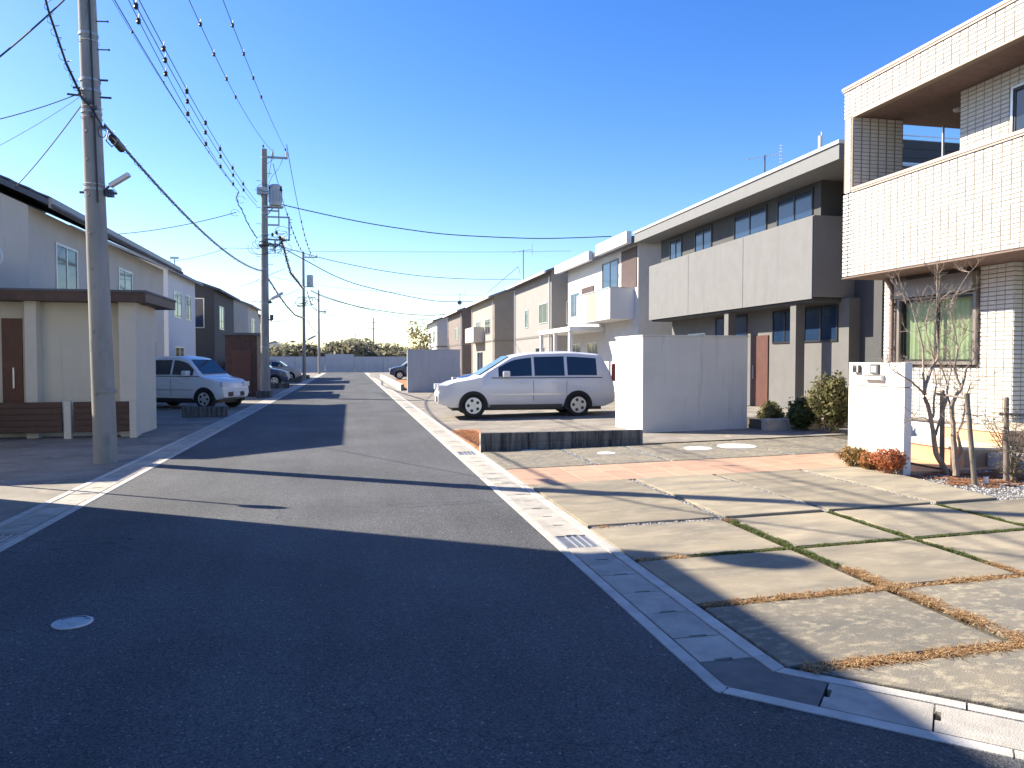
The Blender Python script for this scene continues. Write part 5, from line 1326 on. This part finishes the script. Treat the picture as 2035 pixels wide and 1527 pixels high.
# ------------------------------------------------------------------ cars
def car(label, L_, W_, H_, top, belt, sill, paint, loc, rot, wb, dark=None, wr=.31, group=None, glass=((0, 1),)):
    """top: [(x, z)] outline of the upper body from nose to tail; x 0..L, y across"""
    root = empty('parked_car', (0, 0, 0), label, 'car', group)
    xs = sorted(set([round(L_ * k / 40, 3) for k in range(41)] + [p[0] for p in top]))
    def zt(x):
        if x <= .12 or x >= L_ - .12: return zraw(x)
        ws_ = (1, 2, 3, 2, 1); return sum(w * zraw(x + k * .055) for w, k in zip(ws_, (-2, -1, 0, 1, 2))) / 9
    def zraw(x):
        for (xa, za), (xb, zb) in zip(top[:-1], top[1:]):
            if xa <= x <= xb: return za + (zb - za) * (x - xa) / (xb - xa) if xb > xa else za
        return top[-1][1]
    def half(x):                       # plan half width
        e = min(x, L_ - x); k = max(0.0, 1 - e / .5); return W_ / 2 * (1 - .16 * k * k)
    def ring(x):
        w = half(x); z = zt(x); bz = min(belt, z - .03)
        cab = max(0.0, min(1.0, (z - belt) / (H_ - belt)))
        wr_ = w * (1 - .20 * cab) - .03
        sx = sill + .10 * max(0, 1 - min(x, L_ - x) / .3)
        return [(w * .90, sx), (w * .985, sx + .10), (w, (sill + bz) / 2 + .05), (w * .985, bz), (wr_, z - .05), (wr_ * .88, z - .01), (0, z + .012)]
    b = MB(); rings = []
    xs = sorted(set([round(L_ * k / 90, 4) for k in range(91)] + [.01, .03, L_ - .03, L_ - .01]))
    for x in xs:
        r_ = ring(x); pts = [(x, -w, z) for w, z in r_] + [(x, w, z) for w, z in reversed(r_[:-1])]
        rings.append(len(b.v)); b.v += pts
    m_ = 13
    for a_, c_ in zip(rings[:-1], rings[1:]):
        for k in range(m_ - 1): b.f.append((a_ + k, a_ + k + 1, c_ + k + 1, c_ + k))
        b.f.append((a_ + m_ - 1, a_, c_, c_ + m_ - 1))
    b.f.append(tuple(range(rings[0], rings[0] + m_))); b.f.append(tuple(reversed(range(rings[-1], rings[-1] + m_))))
    body = b.build('body', paint, root, smooth=True)
    def side_pt(x, t, s):              # t 0 at belt, 1 at the roof edge
        r_ = ring(x); (w0, z0), (w1, z1) = r_[3], r_[4]
        return Vector((x, s * (w0 + (w1 - w0) * t + .006), z0 + (z1 - z0) * t))
    gm = M_DGLASS
    for s in (-1, 1):
        for x0, x1, t0, t1 in glass:
            n = 6; g = MB()
            for k in range(n):
                xa, xb = x0 + (x1 - x0) * k / n, x0 + (x1 - x0) * (k + 1) / n
                q = [side_pt(xa, t0, s), side_pt(xb, t0, s), side_pt(xb, t1, s), side_pt(xa, t1, s)]
                g.quad(*(q if s < 0 else reversed(q)))
            g.build('side_window', gm, root)
    # windscreen and rear window
    def screen(xa, xb, nm):
        g = MB(); q = []
        for x in (xa, xb):
            r_ = ring(x); z = r_[5][1] + .034; w = r_[5][0] * .93
            q.append((Vector((x, -w, z)), Vector((x, w, z))))
        g.quad(q[0][0], q[0][1], q[1][1], q[1][0]); g.build(nm, gm, root)
    ws_ = [i for i in range(len(top) - 1) if top[i + 1][1] - top[i][1] > .25]
    i = ws_[0] if top[ws_[0]][0] > .3 else ws_[-1]
    (xa, za), (xb, zb) = top[i], top[i + 1]
    screen(xa + .08 * (xb - xa), xb - .05 * (xb - xa), 'windscreen')
    (xa, za), (xb, zb) = top[-3], top[-2]
    for x0 in (wb[0], wb[1]):
        for s in (-1, 1):
            y_ = s * (W_ / 2 - .02)
            am = MB(); yy0, yy1 = y_ - s * .18, y_ + s * .024; ra = wr + .055; arc = [(x0 + ra * math.cos(R(a_)), wr + ra * math.sin(R(a_))) for a_ in range(-18, 199, 12)]
            i_ = 0; am.v = [(x, yy0, z) for x, z in arc] + [(x, yy1, z) for x, z in arc]; na = len(arc)
            am.f = [tuple(range(na)), tuple(reversed(range(na, 2 * na)))] + [(k, (k + 1) % na, na + (k + 1) % na, na + k) for k in range(na)]
            am.build('wheel_arch', M_RUBBER, root)
            wheel = MB().tube([(x0, y_ - s * .17, wr), (x0, y_ - s * .01, wr), (x0, y_ + s * .024, wr)], [wr, wr, wr * .93], 24).build('wheel', M_RUBBER, root)
            rim = MB().tube([(x0, y_ + s * .0, wr), (x0, y_ + s * .03, wr)], wr * .66, 20).build('rim', M_ALUS, wheel)
            sp = MB()
            for k in range(5):
                a_ = k * 2 * math.pi / 5 + .6
                sp.cyl((x0 + wr * .42 * math.cos(a_), y_ + s * .031, wr + wr * .42 * math.sin(a_)), (x0 + wr * .42 * math.cos(a_), y_ + s * .034, wr + wr * .42 * math.sin(a_)), wr * .13, 8)
            sp.build('rim_opening', M_CLOS, wheel)
    for s in (-1, 1):
        w = half(.05) * .80
        B('headlight', M_CERAM, root, (-.006, .22, s * w - .14, s * w + .14, belt - .32, belt - .18))
        B('tail_light', mat('tail_red', (0.35, 0.02, 0.02), 0.3), root, (L_ - .05, L_ + .012, s * W_ * .40 - .07, s * W_ * .40 + .07, belt - .1, belt + .35))
        mx = glass[0][0] + .1
        MB().box(mx, mx + .16, s * (W_ / 2 - .02) - .02, s * (W_ / 2 + .17), belt + .02, belt + .17, .02).build('wing_mirror', paint, root)
        for x_ in [g[0] for g in glass[1:]]:
            B('door_gap', M_CLOS, root, (x_ - .035, x_ - .028, s * (W_ / 2 - .004), s * (W_ / 2 + .002), sill + .15, belt - .06))
        for x_ in [g[1] for g in glass[:2]]:
            B('door_handle', paint, root, (x_ - .30, x_ - .12, s * (W_ / 2 - .01), s * (W_ / 2 + .025), belt - .14, belt - .11))
    for s in (-1, 1):
        lx = [round(L_ * (.08 + .84 * k / 12), 3) for k in range(13)]
        for nm, zz, hh, mm in (('belt_trim', belt - .012, .02, M_ALUD), ('side_moulding', (sill + belt) / 2 - .06, .035, M_ALUS)):
            q = MB()
            for xa, xb in zip(lx[:-1], lx[1:]):
                if any(abs((xa + xb) / 2 - wx) < wr + .12 for wx in wb) and zz < wr * 2 + .1: continue
                if nm == 'belt_trim' and not (glass[0][0] - .25 < (xa + xb) / 2 < glass[-1][1] + .2): continue
                ya, yb = s * (half(xa) + .008), s * (half(xb) + .008)
                q.quad((xa, ya, zz), (xb, yb, zz), (xb, yb, zz + hh), (xa, ya, zz + hh))
            if q.v: q.build(nm, mm, root)
        B('side_sill', M_CLOS, root, (wb[0] + wr + .12, wb[1] - wr - .12, s * (W_ / 2 - .06), s * (W_ / 2 - .005), sill - .02, sill + .07))
    B('front_grille', M_CLOS, root, (-.012, .03, -W_ * .26, W_ * .26, sill + .12, sill + .26))
    B('number_plate', M_CERAM, root, (-.02, -.012, -.165, .165, sill + .13, sill + .28))
    B('underbody', M_CLOS, root, (.35, L_ - .35, -W_ * .40, W_ * .40, sill - .08, sill + .12))
    root.location = loc; root.rotation_euler = (0, 0, rot)
    return root
M_PEARL = mat('pearl_white_paint', (0.66, 0.66, 0.67), 0.3, 0.01, 2, coat=0.6)
M_SILV = mat('silver_white_paint', (0.76, 0.76, 0.75), 0.3, 0.01, 2, metal=0.0, coat=0.6)
M_NAVP = mat('navy_paint', (0.02, 0.03, 0.09), 0.3, 0.01, 2, coat=0.7)
M_DBLU = mat('slate_blue_paint', (0.06, 0.08, 0.14), 0.35, 0.01, 2, coat=0.5)
car('white minivan parked nose to the street behind the low block wall', 4.55, 1.70, 1.67, [(0, .60), (.06, .78), (.35, .91), (.95, 1.01), (1.85, 1.56), (2.3, 1.64), (3.4, 1.67), (4.2, 1.61), (4.45, 1.15), (4.55, .75)], 1.0, .26, M_PEARL,
    (2.16, 19.4, .05), R(-2), (.86, 3.55), glass=((1.5, 2.35, .08, .86), (2.42, 3.2, .08, .88), (3.28, 4.05, .10, .86)))
car('dark navy car parked behind the white minivan', 4.1, 1.68, 1.5, [(0, .6), (.06, .76), (.5, .88), (1.1, .95), (1.8, 1.42), (2.3, 1.5), (3.3, 1.46), (3.85, 1.05), (4.1, .8)], .95, .26, M_NAVP, (3.9, 28.6, .06), R(2), (.8, 3.3), glass=((1.5, 2.3, .08, .86), (2.38, 3.2, .08, .84)))
car('small silver white car parked beside the pale gabled house on the left', 3.4, 1.5, 1.62, [(0, .62), (.05, .82), (.3, .93), (.7, 1.0), (1.25, 1.52), (1.6, 1.62), (2.9, 1.6), (3.28, 1.1), (3.4, .8)], 1.0, .26, M_SILV, (-3.45, 24.6, 0), R(152), (.6, 2.85), glass=((1.0, 1.75, .08, .86), (1.82, 2.55, .08, .88), (2.62, 2.95, .12, .82)))
car('slate blue car parked past the transformer pole on the left', 3.6, 1.6, 1.6, [(0, .62), (.05, .8), (.4, .92), (.9, 1.0), (1.45, 1.5), (1.9, 1.6), (3.1, 1.57), (3.5, 1.1), (3.6, .8)], 1.0, .26, M_DBLU, (-3.5, 45.5, 0), R(180), (.7, 3.0), glass=((1.2, 1.95, .08, .86), (2.02, 2.8, .08, .88)))
car('white car far down on the left near the fourth pole', 3.9, 1.6, 1.5, [(0, .62), (.05, .8), (.4, .92), (.9, 1.0), (1.45, 1.42), (1.9, 1.5), (3.1, 1.47), (3.5, 1.1), (3.9, .8)], 1.0, .26, M_LAV, (-3.5, 56.5, 0), R(180), (.7, 3.1), glass=((1.2, 1.95, .08, .86), (2.02, 2.8, .08, .88)))
car('dark car parked far down on the right before the junction', 4.0, 1.65, 1.5, [(0, .62), (.05, .8), (.4, .92), (.9, 1.0), (1.45, 1.42), (1.9, 1.5), (3.1, 1.47), (3.5, 1.1), (4.0, .8)], 1.0, .26, M_DBLU, (2.9, 57.5, .05), R(0), (.7, 3.2), glass=((1.2, 1.95, .08, .86), (2.02, 2.8, .08, .88)))

# ------------------------------------------------------------------ right-hand side: walls and houses
ew = empty('entrance_wall', (6.7, 14.5, .1), 'white entrance wall with a bright sunlit end and grey shaded face behind the slabs', 'entrance wall')
M_EW = mat('shaded_white_render', (0.50, 0.50, 0.50), 0.85, 0.04, 2, 0.3, 90, dirt=((0.40, 0.395, 0.385), 2.5, 0.55, (3, 3, 0.25)))  # white wall's shaded face: the shade is put into this grey, plus streaks
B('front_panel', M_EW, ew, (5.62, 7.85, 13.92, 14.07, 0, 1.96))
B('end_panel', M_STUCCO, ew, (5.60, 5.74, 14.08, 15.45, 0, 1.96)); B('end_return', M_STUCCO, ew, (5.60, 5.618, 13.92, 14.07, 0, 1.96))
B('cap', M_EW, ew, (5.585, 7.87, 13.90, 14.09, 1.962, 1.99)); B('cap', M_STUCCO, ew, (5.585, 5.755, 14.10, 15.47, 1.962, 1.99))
hE = empty('grey_house', (14, 20, .15), 'large modern grey house with deep flat eaves behind the entrance wall', 'house')
EX = 10.8
B('upper_wall', M_GREYM, hE, (EX, 17.0, 16.15, 26.2, 3.0, 4.94)); 
for k, (y0, y1) in enumerate(((16.15, 19.4), (19.4, 22.9), (22.9, 26.2))):
    B('facade_panel', mat('grey_facade', (0.172, 0.174, 0.176), 0.85, 0.05, 2.5, 0.3, 60, ovar=.03, dirt=((0.145, 0.146, 0.147), 2.0, 0.55, (3, 3, 0.2))), hE, (EX - .03, EX - .002, y0 + .01, y1 - .01, 2.96, 4.92))
B('window_band_wall', M_GREYD, hE, (EX + .35, 17.0, 16.4, 26.0, 4.94, 5.84)); 
for y0, y1 in ((16.7, 18.3), (18.8, 20.6), (22.0, 23.2), (24.2, 25.2)): window(hE, 'x-', EX + .35, y0, y1, 5.0, 5.74, M_ALUD, M_NAVY)
B('eave', mat('eave_grey', (0.17, 0.175, 0.18), 0.7, 0.04, 3), hE, (10.35, 11.9, 14.6, 26.6, 5.84, 6.22), (11.9, 17.4, 16.0, 26.6, 5.84, 6.22)); B('eave_edge', M_WHITE, hE, (10.31, 10.35, 14.56, 26.64, 6.17, 6.24)); B('eave_edge', M_WHITE, hE, (10.35, 11.9, 14.555, 14.6, 6.17, 6.24), (11.9, 17.4, 15.955, 16.0, 6.17, 6.24))
B('roof_parapet', M_GREYM, hE, (12.2, 17.0, 16.3, 18.4, 6.22, 6.92))
for k in range(3): B('parapet_board', M_GREYD, hE, (12.2, 17.0, 16.27, 16.298, 6.25 + k * .22, 6.45 + k * .22))
for z in (6.3, 6.98): B('parapet_rail', M_ALUS, hE, (12.2, 17.0, 16.2, 16.23, z, z + .03))
roof_slab(hE, 12.5, 7.0, 13.4, 7.22, 16.4, 17.2, .05, M_NAVY, 'solar_panel'); B('panel_stand', M_STEEL, hE, (13.2, 13.25, 16.5, 17.1, 6.92, 7.16))
B('lower_wall', mat('lower_grey', (0.145, 0.143, 0.14), 0.85, 0.06, 2, 0.2, 60), hE, (EX + .8, 17.0, 15.9, 26.0, 0, 2.98)); B('side_wall', M_GREYD, hE, (11.9, 17.3, 15.15, 16.1, 0, 5.84))
for k in range(6): B('siding_board', M_GREYD, hE, (11.88, 17.3, 15.12, 15.148, 3.0 + k * .46, 3.44 + k * .46))
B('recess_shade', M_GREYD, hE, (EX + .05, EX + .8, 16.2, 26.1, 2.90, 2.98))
for y0, y1 in ((16.3, 17.7), (18.0, 19.2), (20.6, 22.6)): window(hE, 'x-', EX + .8, y0, y1, 1.95, 2.85, M_ALUD, M_NAVY)
door(hE, 'x-', EX + .8, 19.4, 20.3, .1, 2.2, M_BROWN2); window(hE, 'x-', EX + .8, 23.3, 24.6, .9, 2.4, M_ALUS, M_CURT2)
B('porch_column', MATS['lower_grey'], hE, (EX + .1, EX + .35, 20.45, 20.7, 0, 2.9)); B('porch_column', MATS['lower_grey'], hE, (EX + .1, EX + .35, 17.0, 17.25, 0, 2.9))
MB().tube([(11.86, 17.5, 6.22), (11.86, 17.5, 7.25)], .055, 10).build('vent_pipe', M_WHITE, hE); MB().tube([(11.98, 17.62, 6.22), (11.98, 17.62, 7.4)], .02, 8).build('vent_pipe', M_WHITE, hE)
# tv aerials
def aerial(u, vt, vb, y, label, s=1.0, yagi=True, dish=False):
    a_, c_ = atY(u, vb, y), atY(u, vt, y)
    o = empty('tv_aerial', a_, label, 'tv aerial', 'roof top aerials')
    MB().tube([a_ - Vector((0, 0, 1.2)), c_], .02 * s, 6).build('mast', M_DSTEEL, o)
    if yagi:
        b = MB(); d = Vector((.86, -.4, .12)).normalized(); sd = Vector((.35, .9, .25)).normalized()
        c0 = c_ - Vector((0, 0, .05)); b.cyl(c0 - d * .55 * s, c0 + d * .45 * s, .012 * s, 5)
        for k in range(10):
            p = c0 + d * (-.5 + k * .1) * s; l_ = (.10 + .004 * k) * s; b.cyl(p - sd * l_, p + sd * l_, .006 * s, 4)
        for q in (-1, 1):
            for k in range(3): p = c0 + d * .45 * s + Vector((0, 0, q * (.06 + .09 * k) * s)); b.cyl(p - sd * .22 * s, p + sd * .22 * s, .007 * s, 4)
        b.cyl(c0 + d * .45 * s - Vector((0, 0, .28 * s)), c0 + d * .45 * s + Vector((0, 0, .28 * s)), .010 * s, 4)
        b.build('antenna_array', M_ALUS if s < 1.5 else M_DSTEEL, o)
    if dish:
        dd = Vector((-.3, -1, .25)).normalized(); cc = a_.lerp(c_, .32) + dd * .15
        MB().tube([cc, cc + dd * .05], [.17, .2], 18).build('dish', M_CERAM if dish == 1 else M_DSTEEL, o)
        MB().tube([cc, cc + dd * .2 - Vector((0, 0, .15))], .02, 5).build('feed_arm', M_DSTEEL, o)
aerial(1520, 308, 338, 20.5, 'comb shaped tv aerial on the roof of the grey house', 1.0)
aerial(1040, 497, 550, 46.6, 'tall mast with small aerial on the house roof in the middle of the right row', 1.3)
aerial(914, 584, 612, 69, 'far aerial with a dark dish on the right hand roofs', 1.2, True, 2)
sa = aerial(347, 512, 548, 36.5, 'roof mast with a white dish on the left white house', 0.9, False, 1)
o = B('aerial_panel', M_CERAM, None, (0, .01, 0, .01, 0, .01)) if False else None
c_ = atY(347, 513, 36.5)
MB().box(c_.x - .18, c_.x + .18, 36.44, 36.5, c_.z - .05, c_.z + .05).build('flat_aerial', M_CERAM, label='flat panel aerial on top of the mast with the white dish', cat='flat aerial')
MB().tube([atY(968, 583, 50), atY(1030, 530, 46), atY(1034, 545, 44)], .015, 5).build('stay_wire', M_CABLE, label='slanting stay wire beside the tall roof aerial', cat='stay wire')

hF = empty('white_house', (14, 32, .15), 'white house with brown accent panels and white balcony bands beyond the grey house', 'house')
FX = 10.4
B('wall', M_STUCCOG, hF, (FX + .5, 17, 27.6, 37.2, 0, 6.0)); B('roof', M_ROOFD, hF, (FX + .1, 17.3, 27.3, 37.6, 6.0, 6.22)); B('roof_edge', M_WHITE, hF, (FX - .1, FX + .1, 27.3, 31.0, 5.95, 6.4), (FX - .1, FX + .1, 32.0, 37.6, 5.9, 6.3))
B('balcony', M_WHITE, hF, (FX - .5, FX + .49, 28.0, 32.4, 3.1, 4.3)); B('balcony_coping', M_ALUS, hF, (FX - .53, FX + .49, 27.98, 32.42, 4.302, 4.34))
B('accent_panel', M_BROWN, hF, (FX + .47, FX + .499, 27.7, 29.4, 4.35, 5.9)); B('accent_panel', M_BROWN, hF, (FX + .46, FX + .499, 33.0, 34.8, 3.4, 4.9))
B('accent_panel', M_BEIGE, hF, (FX - .515, FX - .501, 29.8, 31.0, 3.15, 4.28))
window(hF, 'x-', FX + .5, 29.8, 31.8, 4.4, 5.7, M_ALUD, M_NAVY); window(hF, 'x-', FX + .5, 35.2, 36.6, 3.6, 4.8, M_ALUS, M_NAVY)
B('porch_canopy', M_WHITE, hF, (FX - 1.1, FX + .49, 31.5, 37.0, 2.75, 2.95))
for y in (31.7, 34.2, 36.8): B('porch_column', M_WHITE, hF, (FX - 1.05, FX - .9, y, y + .15, 0, 2.75))
for y0 in (28.4, 32.4, 35.0): window(hF, 'x-', FX + .5, y0, y0 + 1.5, .8, 2.3, M_ALUS, M_NAVY)
B('solar_panel', M_NAVY, hF, (FX + .3, 16, 28, 36.5, 6.24, 6.3))
def right_house(name, label, x0, y0, y1, ze, wall, roof, zr=None, wins=(), balcony=None):
    h = empty(name, (x0 + 3, (y0 + y1) / 2, .15), label, 'house')
    gable_body(h, x0, x0 + 7, y0, y1, 0, ze, (zr or ze + 1.3) - .15, x0 + 3.5, wall)
    zr = zr or ze + 1.3; k = (zr - ze) / 3.5
    roof_slab(h, x0 - .4, ze - .4 * k, x0 + 3.5, zr, y0 - .35, y1 + .35, .12, roof); roof_slab(h, x0 + 7.4, ze - .4 * k, x0 + 3.5, zr, y0 - .35, y1 + .35, .12, roof)
    B('rain_gutter', M_WHITE, h, (x0 - .5, x0 - .4, y0 - .35, y1 + .35, ze - .4 * k - .02, ze - .4 * k + .1))
    for w in wins: window(h, *w)
    MB().tube([(x0 - .06, y0 + .25, ze - .3), (x0 - .06, y0 + .25, .1)], .04, 6).build('down_pipe', M_WHITE, h); MB().tube([(x0 - .06, y1 - .2, ze - .3), (x0 - .06, y1 - .2, .1)], .04, 6).build('down_pipe', M_WHITE, h)
    B('floor_band', M_ALU, h, (x0 - .03, x0 - .002, y0, y1, 2.75, 2.87)); B('floor_band', M_ALU, h, (x0, x0 + 7, y0 - .03, y0 - .002, 2.75, 2.87))
    ac = B('heat_pump', M_CERAM, h, (x0 - .42, x0 - .10, y0 + .7, y0 + 1.5, .15, .8)); B('fan_grille', M_CLOS, ac, (x0 - .43, x0 - .421, y0 + .8, y0 + 1.25, .25, .7))
    if balcony: B('balcony', balcony[0], h, (x0 - .8, x0, *balcony[1:]))
    return h
right_house('beige_house', 'grey beige house with a small round upstairs window in the right row', 10.4, 38.6, 47.6, 6.2, mat('grey_beige', (0.27, 0.26, 0.245), 0.85, 0.05, 2), M_ROOFD,
            wins=[('x-', 10.4, 43.9, 44.7, 3.4, 4.5, M_ALUS, M_NAVY), ('x-', 10.4, 39.4, 41.2, 3.5, 4.6, M_ALUS, M_CURT2), ('x-', 10.4, 40, 42, .8, 2.2), ('y-', 38.6, 11.2, 12.4, 3.4, 4.6)])
right_house('tan_house', 'warm tan house with a brown end wall further down the right row', 9.6, 50.5, 60.0, 5.85, M_BEIGE, M_ROOFG,
            wins=[('x-', 9.6, 52, 54, 3.3, 4.4), ('x-', 9.6, 56, 58, 3.3, 4.4), ('x-', 9.6, 55, 57.5, .6, 2.1)], balcony=(M_CREAM, 54.5, 58.5, 2.8, 3.9))
right_house('brown_house', 'small brown and cream house near the far end of the right row', 9.2, 63, 72, 5.7, mat('dusty_brown', (0.20, 0.165, 0.15), 0.85, 0.06, 2), M_ROOFG, wins=[('x-', 9.2, 65, 67, 3.2, 4.3), ('x-', 9.2, 68, 70, .8, 2.1)])
right_house('white_house', 'last white house with a thin eave at the far end of the right row', 8.4, 74.5, 84, 5.4, M_WHITE, M_ROOFD, wins=[('x-', 8.4, 76, 78, 3.2, 4.4), ('x-', 8.4, 80, 82, 3.2, 4.4)])
sw = empty('screen_wall', (3.7, 34.5, .05), 'screen wall with blue grey shaded face behind the nose of the white minivan', 'screen wall')
B('wall_panel', mat('blue_shaded_render', (0.44, 0.455, 0.48), 0.85, 0.04, 2, dirt=((0.36, 0.37, 0.39), 2.5, 0.55, (3, 3, 0.25))), sw, (2.55, 4.95, 34.5, 34.65, 0, 1.95)); B('cap', M_EW, sw, (2.53, 4.97, 34.48, 34.67, 1.952, 1.98))  # shade put into the blue grey colour; white end skin stands for sun
B('lit_end_face', M_STUCCO, sw, (2.535, 2.548, 34.5, 34.65, 0, 1.95))
wk = empty('white_edge_wall', (2.4, 50, 0), 'long low white edging wall along the right gutter further down', 'edging wall')
for k in range(7): B('edging_block', M_STUCCO, wk, (2.40, 2.52, 37.0 + k * 3.6, 37.0 + k * 3.6 + 3.58, 0, .30))
wk2 = B('wall_end', M_BLOCK, wk, (2.398, 2.55, 36.96, 36.998, 0, .31))
sheet('lawn_strip_far', [2.56, 3.9], [38, 56], lambda x: gz(x) + .02, MATS['dry_lawn_soil'])
# planting in front of the grey house
def bush(u, v, y, w, h, label, m, n=1800, seed=1, name='bush', ls=.035): return shrub(name, u, v, y, w, h, label, m, n, 'bush', 'bushes in front of the grey house', ls, seed, 6)
bush(1650, 868, 12.6, .85, 1.05, 'tall olive bush left of the gate wall in front of the grey house', M_OLIVE, 5200, 41)
bush(1592, 862, 13.2, .55, .6, 'rounded dark green bush beside the entrance wall', M_GREENL, 3600, 42)
bush(1532, 858, 13.9, .55, .5, 'small olive bush at the foot of the entrance wall', M_OLIVE, 2000, 43)
pb_ = empty('stone_planter', (8.6, 13.4, .12), 'low pale stone planter edging between the entrance wall and the bushes', 'planter')
for k in range(8):
    x = 7.95 + k * .235
    MB().box(x + .004, x + .23, 13.35 + .02 * math.sin(k * 2.1), 13.6, .1, .34 + .03 * math.sin(k * 3.3), .02).build('stone', mat('pale_stone', (0.50, 0.42, 0.34), 0.9, 0.15, 6, 0.6, 30), pb_)
B('soil', M_JOINT, pb_, (7.95, 9.85, 13.55, 14.4, 0.05, .30))

# ------------------------------------------------------------------ the end of the street and beyond
fw = empty('boundary_wall', (0, 94.6, 0), 'long pale grey wall closing the end of the street', 'boundary wall')
for k in range(22):
    x = -38 + k * 3.5
    B('wall_panel', mat('grey_wall', (0.46, 0.46, 0.48), 0.85, 0.06, 1.0, dirt=((0.36, 0.36, 0.37), 1.0, 0.55, (2, 2, 0.3))), fw, (x + .02, x + 3.48, 94.5, 94.62, 0, 1.9 if k % 5 else 2.2))
def tree_blob(x, y, h, w, label, m, n, seed, name='tree', ls=.28, cat='tree'):
    rnd = random.Random(seed); o = empty(name, (x, y, 0), label, cat, 'trees and hedge beyond the end wall')
    MB().tube([(x, y, -.1), (x + .1, y, h * .35), (x, y + .1, h * .6)], [.16, .12, .06], 7).build('trunk', M_BARK, o)
    b = MB()
    for k in range(9):
        an = rnd.uniform(0, 6.28); c = (x + w * .30 * math.cos(an), y + w * .25 * math.sin(an), h * rnd.uniform(.38, .78))
        leaf_ball(b, c, (w * .27, w * .27, h * .22), n // 9, ls, rnd, .35)
    b.build('crown', m, o); return o
M_FARG = leaf_mat('hazy_foliage', [(0.19, 0.185, 0.115), (0.25, 0.235, 0.15), (0.32, 0.285, 0.19), (0.21, 0.205, 0.13)], 0.5)  # distance haze put into the leaves as paler, beiger colours
lbs = ['olive green tree directly behind the end wall, left of the road axis', 'broad bushy tree behind the end wall at the road axis', 'rounded tree right of the road axis behind the end wall', 'low shrubby tree behind the end wall towards the right houses',
       'tree behind the end wall below the fourth pole', 'leftmost tree behind the end wall beside the third pole', 'taller dark tree further back behind the end wall', 'far right bushy tree behind the end wall']
for i, (x, y, h, w) in enumerate(((-3.0, 99, 3.9, 5), (.6, 100, 4.0, 5.5), (4.2, 99.5, 3.6, 5), (8.2, 101, 3.3, 5.5), (-6.2, 100, 3.6, 5), (-9.6, 99, 3.3, 5), (1.8, 106, 4.5, 5), (12.5, 101, 3.3, 5.5))):
    tree_blob(x, y, h, w, lbs[i], M_FARG, 2700, 50 + i)
hb_ = MB(); rnd = random.Random(9)
for k in range(60): leaf_ball(hb_, (-34 + k * 1.25, 97.5 + rnd.uniform(-.5, .5), 1.5), (1.1, .8, 1.1), 90, .3, rnd, .5)
hb_.build('hedge', M_FARG, label='long clipped hedge behind the wall at the end of the street', cat='hedge')
# low far houses and hills
for i, (x, y, w, h, lb) in enumerate(((-30, 130, 12, 5.2, 'small distant white house left of the third pole'), (-14, 150, 11, 5.0, 'distant pale house just behind the hedge on the left'), (22, 140, 12, 5.4, 'distant pale house right of the small far pole'), (38, 150, 12, 5.6, 'distant house at the far right end behind the row'))):
    h_ = gable_house('distant_house', (x, y, 0), lb, x - w / 2, x + w / 2, y, y + 7, h * .62, h, M_WHITE, M_ROOFG); h_['group'] = 'distant houses'
b = MB(); rnd = random.Random(4); n = 90; prev = None
hz = [14 + 8 * math.sin(k * .21) + 5 * math.sin(k * .53 + 1) + rnd.uniform(-1, 1) for k in range(n + 1)]
for k in range(n):
    x0, x1 = -900 + k * 20, -900 + (k + 1) * 20
    b.quad((x0, 900, -1), (x1, 900, -1), (x1, 960, hz[k + 1]), (x0, 960, hz[k])); b.quad((x0, 960, hz[k]), (x1, 960, hz[k + 1]), (x1, 1100, -1), (x0, 1100, -1))
b.build('hills', mat('far_hills', (0.20, 0.24, 0.28), 0.95, 0.1, .02), kind='structure')
# small leafy tree over the far right roofs
t_ = tree_blob(6.6, 73, 5.6, 2.6, 'sparse yellowish tree rising by the last white house on the right', leaf_mat('yellow_leaves', [(0.20, 0.17, 0.05), (0.32, 0.24, 0.08), (0.14, 0.13, 0.05)]), 700, 88, ls=.13)
del t_['group']
